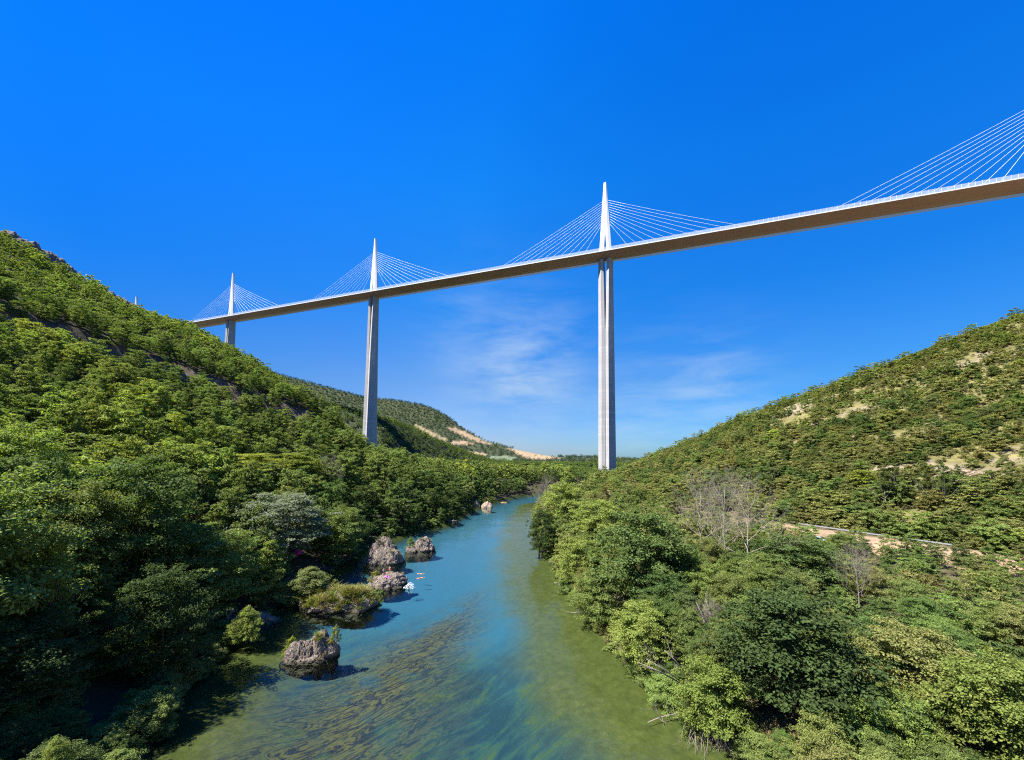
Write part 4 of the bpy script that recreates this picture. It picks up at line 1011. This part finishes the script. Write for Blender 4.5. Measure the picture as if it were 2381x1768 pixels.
# left slope
for (y0, y1, sp, sd) in ((24, 130, 4.6, 1), (130, 300, 4.7, 2), (300, 480, 5.6, 3)):
    x, y = scatter(-1.5*y1-20, 60, y0, y1, sp, sd)
    dl, dr, s, px, py, inr = info(x, y); g = np.random.default_rng(sd)
    bq, bs = poly_dist(x, y, BENCH); q = -bq*bs
    h = np.interp(dl, [0, 10, 40, 90], [7, 12, 10, 7.5])*(.55+.85*g.random(len(x))**1.3); h = np.where(y < 66, h*np.interp(dl, [2, 12, 30], [1.0, 1.25, 1.3]), h); w = h*(.5+.26*g.random(len(x)))+1.4
    h = np.where(((px > 800) & (px < 950) & (y > 250)) | ((px > 280) & (px < 350) & (y > 275)), np.minimum(h, 4.2), h); w = np.minimum(w, h*1.1+1)
    c = palette(len(x), [DARK, DEEP, MID, MID, FRESH, YELL], [.6, 1.5, 2.2, 2, 2.2, .7], x, y, 30, sd, .22)
    nb = dl < 16; c[nb] = palette(nb.sum(), [DARK, DEEP, MID], [1.2, 2, 1.2], x[nb], y[nb], 20, sd+50, .2)
    keep = (dl < dr) & ~inr & (dl > 1.0) & ~((y < 52) & (dl < 13)) & clear_hero(x, y) & ~((q > .5) & (q < 2.5) & (y < 420) & (px < 720)) & ~(in_poly(px, py, [(0, 545), (60, 560), (190, 640), (215, 690), (170, 690), (90, 645), (20, 600)]) & (y > 215)) & ~((np.hypot(x+207, y-572) < 26)); h = np.where((px > 800) & (px < 950) & (y > 250), np.minimum(h, 5.0), h)
    keep &= ~((px > 640) & (px < 720) & (py > 1255) & (py < 1330)) & ~((px > 560) & (px < 640) & (py > 1270) & (py < 1345))
    fill(x, y, h, w, c, 0, keep)
# valley floor and spur
x, y = scatter(-560, 420, 300, 1000, 7.0, 5)
dl, dr, s, px, py, inr = info(x, y); g = np.random.default_rng(5)
h = 8*(.65+.6*g.random(len(x))); w = h*(.8+.3*g.random(len(x)))+1
c = palette(len(x), [DARK, DEEP, DEEP, MID, FRESH], [1.5, 2, 2, 2, .6], x, y, 45, 5, .2)
pier_clear = np.ones(len(x), bool)
for u, _h in PIERS:
    qx, qy = bridge_world(u, 0); pier_clear &= np.hypot(x-qx, y-qy) > 15
fill(x, y, h, w, c, 0, ((y > 480) | ((dl > 60) & (dr > 40) & (s < -30)) | ((dl < dr) & (x > 20))) & ~inr & (np.minimum(dl, dr) > 1.5) & pier_clear & ~((dl < dr) & (y < 480) & (x <= 60)) & (s < 300))
# far hills
x, y = scatter(-1750, 900, 1000, 2350, 11.5, 6)
dl, dr, s, px, py, inr = info(x, y); g = np.random.default_rng(6)
isf = np.zeros(len(x), bool)
for P, c_ in FIELDS: isf |= in_poly(px, py, P)
h = 8*(.6+.7*g.random(len(x))); w = h*1.35+2
low = sstep(1030, 985, py)
c = palette(len(x), [DARK, BLUEG, DEEP, HOLM], [2, 2, 1.5, .6], x, y, 160, 6, .2)
fill(x, y, h, w, c, 0, ~isf & ((py < 1000) | (g.random(len(x)) < .5)))
def pier_clear_at(x, y):
    m = np.ones(len(x), bool)
    for u, _h in PIERS:
        qx, qy = bridge_world(u, 0); m &= np.hypot(x-qx, y-qy) > 14
    return m
# right bank wood between the water and the road
x, y = scatter(5, 125, 22, 440, 3.7, 7)
dl, dr, s, px, py, inr = info(x, y); g = np.random.default_rng(7)
h = np.interp(dr, [0, 6, 25, 60], [5, 9, 8.0, 5.2])*(.55+.75*g.random(len(x))**1.2); h = np.where(y < 60, np.minimum(h, 7.5), h)
h = np.where((px > 1850) & (py > 1150), np.minimum(h, 5.6*(.7+.5*g.random(len(x)))), h)
w = h*(.5+.26*g.random(len(x)))+1.1
c = palette(len(x), [DARK, DEEP, DEEP, MID, OLIVE, MID, FRESH], [1, 1.8, 1.2, 2, 1.6, 1.0, .6], x, y, 14, 7, .25)
gap = in_poly(px, py, [(1880, 1230), (1950, 1236), (2060, 1246), (2110, 1262), (2000, 1278), (1880, 1262)])
glade = in_poly(px, py, [(1760, 1660), (1900, 1690), (2020, 1700), (2060, 1768), (1720, 1768)])
fill(x, y, h, w, c, 0, (dr < dl) & ~inr & (dr > .8) & ((s < -2.5) | (((y > 150) | (y < 62)) & (s < 10))) & clear_hero(x, y, .7) & ~gap & ~glade & pier_clear_at(x, y))
# bushes hanging over both waterlines
for sd, side in ((11, 0), (12, 1)):
    x, y = scatter(-70, 60, 24, 265, 1.9, sd)
    dl, dr, s, px, py, inr = info(x, y); g = np.random.default_rng(sd); q = dr if side else dl
    h = 1.0+1.9*g.random(len(x)); w = h*(1.1+.5*g.random(len(x)))
    c = palette(len(x), [DARK, DEEP, MID, OLIVE, FRESH], [1, 1.5, 1.6, 1.2, .8], x, y, 9, sd, .25)
    fill(x, y, h, w, c, 1, ((dr < dl) if side else (dl < dr)) & (q < np.where(inr, .55, 4.2)) & ~((side == 0) & (py > 1250) & (py < 1480) & (px > 480) & (g.random(len(x)) < .75)), -.3)
x, y = scatter(-75, -30, 22, 56, 2.0, 13)
dl, dr, s, px, py, inr = info(x, y); g = np.random.default_rng(13)
h = 1.4+2.6*g.random(len(x)); w = h*(1.0+.4*g.random(len(x))); c = palette(len(x), [DARK, DEEP, MID], [2, 1.5, .7], x, y, 9, 13, .25)
fill(x, y, h, w, c, 1, (dl < dr) & ~inr & (dl > 3) & (dl < 15) & (y < 54) & ~((px > 170) & (px < 420) & (py > 1600)))
# right hillside scrub
x, y = scatter(40, 520, 40, 420, 2.2, 8)
dl, dr, s, px, py, inr = info(x, y); g = np.random.default_rng(8)
h = (1.1+2.9*g.random(len(x))**1.8)*np.interp(s, [8, 70, 200], [1.25, 1.0, .9]); w = h*(1.05+.5*g.random(len(x)))
c = palette(len(x), [DRY, HOLM, OLIVE, DEEP, OLIVE, MID, FRESH], [.5, 2.0, 2.6, .9, 2.6, 1.0, .5], x, y, 22, 8, .25)
isb = np.zeros(len(x), bool)
for P in BARE: isb |= in_poly(px, py, P)
dens = fbm(x/17, y/17, 31, 3)
fill(x, y, h, w, c, 1, (dr < dl) & (s > 1.5) & (dens > .27) & (~isb | (g.random(len(x)) < .42)) & (y < 430) & ~((px > 1368) & (px < 1490) & (py > 1112) & (py < 1160)))
# trees among the scrub
x, y = scatter(40, 520, 40, 420, 5.2, 9)
dl, dr, s, px, py, inr = info(x, y); g = np.random.default_rng(9)
isb = np.zeros(len(x), bool)
for P in BARE: isb |= in_poly(px, py, P)
h = 4.2+3.2*g.random(len(x)); w = h*(.85+.3*g.random(len(x)))
c = palette(len(x), [HOLM, DEEP, OLIVE, MID, YELL], [1.5, 1.5, 1.2, 1.6, .5], x, y, 30, 9, .25)
fill(x, y, h, w, c, 0, (dr < dl) & (s > 3) & ~isb & (g.random(len(x)) < np.interp(s, [8, 35, 80, 160], [.95, .6, .22, .10])))
CAND = np.concatenate(CAND)

dist = np.hypot(CAND[:, 0], CAND[:, 1]); infr = np.abs(CAND[:, 0]) < 1.33*CAND[:, 1]+3
order = np.argsort(-(CAND[:, 3]*np.sqrt(CAND[:, 4]/CAND[:, 3])/dist)*infr)
single = {0: [], 1: []}; NMAX = {0: 262, 1: 240}
for i in order:
    k = int(CAND[i, 5])
    if infr[i] and len(single[k]) < NMAX[k]: single[k].append(i)
taken = np.zeros(len(CAND), bool); taken[single[0]] = True; taken[single[1]] = True
# the first plants that show the coarser crowns used further off
SRC = {}
def lod_for(d): return 'A' if d < 95 else ('B' if d < 210 else ('C' if d < 560 else 'D'))
def put(i, lod=None, k=None):
    x, y, z, h, w = CAND[i, :5]; kind = int(CAND[i, 5]); c = CAND[i, 6:9]; d = dist[i]
    lod = lod or lod_for(d); g = random.random()
    right = x > np.interp(y, [20, 250], [0, 15])
    if kind == 0:
        k = int(random.random()*6) if k is None else k
        if right and d < 60: lab, gr = 'small broadleaf tree in the thick mixed wood at the lower right', 'small trees in the wood at the lower right'
        elif right and y > 0 and z > 10.7: lab, gr = 'scattered tree among the scrub on the sunlit right hillside', 'trees scattered over the right hillside'
        elif right: lab, gr = 'broadleaf tree in the wood between the right bank and the road', 'trees between the right bank and the road'
        elif z < 9: lab, gr = 'shaded broadleaf tree in the row along the left bank', 'trees lining the left bank'
        elif d < 130: lab, gr = 'broadleaf tree in the closed canopy of the lower left slope', 'trees of the lower left slope'
        else: lab, gr = 'broadleaf tree in the closed canopy high on the left slope', 'trees high on the left slope'
        if d > 500: lab, gr = 'distant dark tree in the woods beyond the viaduct', 'trees beyond the viaduct'
        return plant_obj(T, lab, 'tree', (x, y, z-.15), h, w, lod, k, c, gr)
    k = 7+int(random.random()*3) if k is None else k
    lab, gr = ('low rounded bush of the dry scrub on the sunlit right hillside', 'bushes of the hillside scrub')
    if z < 2: lab, gr = (('leafy bush overhanging the waterline of the right bank', 'bushes along the right waterline') if right else ('shaded bush overhanging the waterline of the left bank', 'bushes along the left waterline'))
    return plant_obj('shrub', lab, 'shrub', (x, y, z-.1), h, w, lod, k, c, gr, parts=('foliage', 'stem'))
for k in (0, 1):
    for i in single[k]: put(i)
def pick_src(lod, kind, ks, lo, hi):
    m = np.nonzero(~taken & (CAND[:, 5] == kind) & (dist > lo) & (dist < hi) & infr)[0]
    out = []
    for j, k in enumerate(ks):
        i = m[int(len(m)*(j+.5)/len(ks))]; taken[i] = True; out.append(put(i, lod, k).children[0])
    return out
SRC = {('B', 0): pick_src('B', 0, (0, 1, 2, 3, 4, 5), 60, 210), ('C', 0): pick_src('C', 0, (0, 1, 2, 3, 4, 5), 230, 540), ('D', 0): pick_src('D', 0, (0, 1, 4), 600, 2300),
       ('B', 1): pick_src('B', 1, (7, 8, 9), 80, 210), ('C', 1): pick_src('C', 1, (7, 8, 9), 220, 420)}

def instancer(name, jobs):
    """plants too many to count, as one object that repeats the crowns of single plants"""
    ix = np.concatenate([i for i, s in jobs]); P = CAND[ix]
    me = bpy.data.meshes.new(name); me.vertices.add(len(ix)); me.vertices.foreach_set('co', (P[:, :3]-np.array((0, 0, .15))).astype(np.float32).ravel())
    srcs = []; pid = []
    for i, s in jobs:
        pid.append(len(srcs)+RNG.integers(0, len(s), len(i))); srcs += s
    pid = np.concatenate(pid)
    sxy = P[:, 4]/.95
    for nm, ty, key, arr in (('leaf_color', 'FLOAT_COLOR', 'color', np.c_[P[:, 6:9], np.ones(len(ix))]), ('pick', 'INT', 'value', pid.astype(np.int32)),
                             ('size', 'FLOAT_VECTOR', 'vector', np.c_[sxy, sxy, P[:, 3]]), ('turn', 'FLOAT_VECTOR', 'vector', np.c_[RNG.normal(size=len(ix))*.05, RNG.normal(size=len(ix))*.05, RNG.random(len(ix))*6.283])):
        at = me.attributes.new(nm, ty, 'POINT'); at.data.foreach_set(key, (arr if ty == 'INT' else arr.astype(np.float32)).ravel())
    o = link(name, me)
    ng = bpy.data.node_groups.new(name, 'GeometryNodeTree')
    ng.interface.new_socket('Geometry', in_out='INPUT', socket_type='NodeSocketGeometry'); ng.interface.new_socket('Geometry', in_out='OUTPUT', socket_type='NodeSocketGeometry')
    gi = ng.nodes.new('NodeGroupInput'); go = ng.nodes.new('NodeGroupOutput'); ip = ng.nodes.new('GeometryNodeInstanceOnPoints'); jn = ng.nodes.new('GeometryNodeJoinGeometry')
    for s in reversed(srcs):
        oi = ng.nodes.new('GeometryNodeObjectInfo'); oi.inputs['Object'].default_value = s; oi.inputs['As Instance'].default_value = True
        ng.links.new(oi.outputs['Geometry'], jn.inputs[0])
    ip.inputs['Pick Instance'].default_value = True
    def attr(nm, ty):
        n = ng.nodes.new('GeometryNodeInputNamedAttribute'); n.data_type = ty; n.inputs['Name'].default_value = nm; return n.outputs['Attribute']
    ng.links.new(gi.outputs[0], ip.inputs['Points']); ng.links.new(jn.outputs[0], ip.inputs['Instance'])
    ng.links.new(attr('pick', 'INT'), ip.inputs['Instance Index']); ng.links.new(attr('size', 'FLOAT_VECTOR'), ip.inputs['Scale'])
    er = ng.nodes.new('FunctionNodeEulerToRotation'); ng.links.new(attr('turn', 'FLOAT_VECTOR'), er.inputs[0]); ng.links.new(er.outputs[0], ip.inputs['Rotation'])
    ng.links.new(ip.outputs[0], go.inputs[0])
    md = o.modifiers.new('plants', 'NODES'); md.node_group = ng
    return o
left_over = lambda kind, lo, hi: np.nonzero(~taken & (CAND[:, 5] == kind) & (dist >= lo) & (dist < hi))[0]
tag(instancer('woodland', [(left_over(0, 0, 240), SRC['B', 0]), (left_over(0, 240, 560), SRC['C', 0]), (left_over(0, 560, 9e9), SRC['D', 0])]),
    'continuous green woodland covering the far slopes on both sides of the valley', 'woodland', kind='stuff')
tag(instancer('hillside_scrub', [(left_over(1, 0, 215), SRC['B', 1]), (left_over(1, 215, 9e9), SRC['C', 1])]),
    'low olive-green scrub covering the upper right hillside', 'scrub', kind='stuff')
print('plants', len(CAND), 'single', len(single[0]), len(single[1]))


# ------------------------------------------------------------------ light, sky, camera
SUN = Vector((-.50, -.24, .85)).normalized()
sd = bpy.data.lights.new('sun', 'SUN'); sd.energy = 5.0; sd.angle = R(.53); sd.color = (1.0, .95, .86)
so = link('sun', sd); so.rotation_euler = (-SUN).to_track_quat('-Z', 'Y').to_euler(); so.location = (0, 0, 400)
wd_ = bpy.data.worlds.new('World'); scene.world = wd_; wd_.use_nodes = True
wn = wd_.node_tree; wn.nodes.clear()
wo = wn.nodes.new('ShaderNodeOutputWorld'); bg = wn.nodes.new('ShaderNodeBackground')
sky = wn.nodes.new('ShaderNodeTexSky'); sky.sky_type = 'NISHITA'; sky.sun_disc = False
sky.sun_elevation = math.asin(SUN.z); sky.sun_rotation = math.atan2(SUN.x, SUN.y)
sky.air_density = 1.0; sky.dust_density = .3; sky.ozone_density = 3.0; sky.altitude = 400
tcw = wn.nodes.new('ShaderNodeTexCoord'); sp_ = wn.nodes.new('ShaderNodeSeparateXYZ'); wn.links.new(tcw.outputs['Generated'], sp_.inputs[0])
# the camera's strongly saturated rendering of a clear blue sky
gr = ramp(wn, [(.0, (.265, .30, .44)), (.035, (.27, .31, .46)), (.174, (.235, .365, .53)), (.36, (.075, .425, .76)), (.58, (.03, .51, 1.03)), (.76, (.008, .47, 1.12))])
wn.links.new(sp_.outputs['Z'], gr.inputs['Fac'])
skyc = mixc(wn, 1.0, sky.outputs[0], gr.outputs['Color'], 'MULTIPLY')
# a polarising filter deepens the blue away from the middle of the view
pf = wn.nodes.new('ShaderNodeVectorMath'); pf.operation = 'DOT_PRODUCT'; pf.inputs[1].default_value = Vector((SUN.x, SUN.y, 0)).normalized(); wn.links.new(tcw.outputs['Generated'], pf.inputs[0])
pm2 = N(wn, 'ShaderNodeMapRange'); pm2.inputs['From Min'].default_value = -1; wn.links.new(pf.outputs['Value'], pm2.inputs['Value'])
pr_ = ramp(wn, [(.0, (.35, .78, .92)), (.16, (.55, .86, .96)), (.36, (1, 1, 1)), (.50, (.75, .86, .95)), (.68, (.28, .66, .84)), (1, (.28, .62, .80))]); wn.links.new(pm2.outputs[0], pr_.inputs['Fac'])
skyc = mixc(wn, 1.0, skyc, pr_.outputs['Color'], 'MULTIPLY')
# thin cirrus
mpw = N(wn, 'ShaderNodeMapping'); mpw.inputs['Scale'].default_value = (2.6, 2.6, 11.0); mpw.inputs['Rotation'].default_value = (.0, .35, .3)
wn.links.new(tcw.outputs['Generated'], mpw.inputs['Vector'])
cn = N(wn, 'ShaderNodeTexNoise', Scale=1.7, Detail=10.0, Roughness=.6, Distortion=.25); wn.links.new(mpw.outputs[0], cn.inputs['Vector'])
cr_ = ramp(wn, [(.40, (0, 0, 0)), (.78, (1, 1, 1))]); wn.links.new(cn.outputs['Fac'], cr_.inputs['Fac'])
blob = None
for (c_, r_, k_, w_) in ((1215, 865, 42, 1.0), (1640, 935, 60, .8), (1120, 780, 60, .45), (1500, 1010, 30, .6)):
    t_, e_ = ray(c_, r_); dv = Vector((float(t_), 1, float(e_))).normalized()
    dt = wn.nodes.new('ShaderNodeVectorMath'); dt.operation = 'DISTANCE'; dt.inputs[1].default_value = dv; wn.links.new(tcw.outputs['Generated'], dt.inputs[0])
    p2 = N(wn, 'ShaderNodeMath', operation='MULTIPLY'); wn.links.new(dt.outputs['Value'], p2.inputs[0]); wn.links.new(dt.outputs['Value'], p2.inputs[1])
    ex = N(wn, 'ShaderNodeMath', operation='MULTIPLY'); ex.inputs[1].default_value = -float(k_); wn.links.new(p2.outputs[0], ex.inputs[0])
    e2_ = N(wn, 'ShaderNodeMath', operation='EXPONENT'); wn.links.new(ex.outputs[0], e2_.inputs[0])
    sc_ = N(wn, 'ShaderNodeMath', operation='MULTIPLY'); sc_.inputs[1].default_value = w_; wn.links.new(e2_.outputs[0], sc_.inputs[0])
    if blob is None: blob = sc_
    else:
        ad_ = N(wn, 'ShaderNodeMath', operation='MAXIMUM'); wn.links.new(blob.outputs[0], ad_.inputs[0]); wn.links.new(sc_.outputs[0], ad_.inputs[1]); blob = ad_
cm = N(wn, 'ShaderNodeMath', operation='MULTIPLY'); wn.links.new(cr_.outputs['Color'], cm.inputs[0]); wn.links.new(blob.outputs[0], cm.inputs[1])
cm2 = N(wn, 'ShaderNodeMath', operation='MULTIPLY'); cm2.inputs[1].default_value = .62; wn.links.new(cm.outputs[0], cm2.inputs[0])
wn.links.new(mixc(wn, cm2.outputs[0], skyc, (2.3, 2.75, 3.05)), bg.inputs['Color'])
bg.inputs['Strength'].default_value = .100; wn.links.new(bg.outputs[0], wo.inputs[0])

cd = bpy.data.cameras.new('camera'); cam = link('camera', cd); scene.camera = cam
cd.sensor_width = 36; cd.sensor_fit = 'HORIZONTAL'; cd.lens = F0/W0*36; cd.shift_y = OY/W0; cd.clip_end = 20000; cd.clip_start = .5
cam.location = (0, 0, CAMZ)
cam.rotation_euler = (Matrix.Rotation(R(90)+PITCH, 4, 'X') @ Matrix.Rotation(ROLL, 4, 'Z')).to_euler()
scene.view_settings.view_transform = 'Standard'; scene.view_settings.look = 'None'; scene.view_settings.exposure = 1.6; scene.view_settings.gamma = 1.0
scene.cycles.filter_width = 1.15; scene.cycles.sample_clamp_direct = 4; scene.cycles.sample_clamp_indirect = 3; scene.cycles.use_denoising = DENOISE; scene.cycles.max_bounces = 8; scene.cycles.transparent_max_bounces = 12
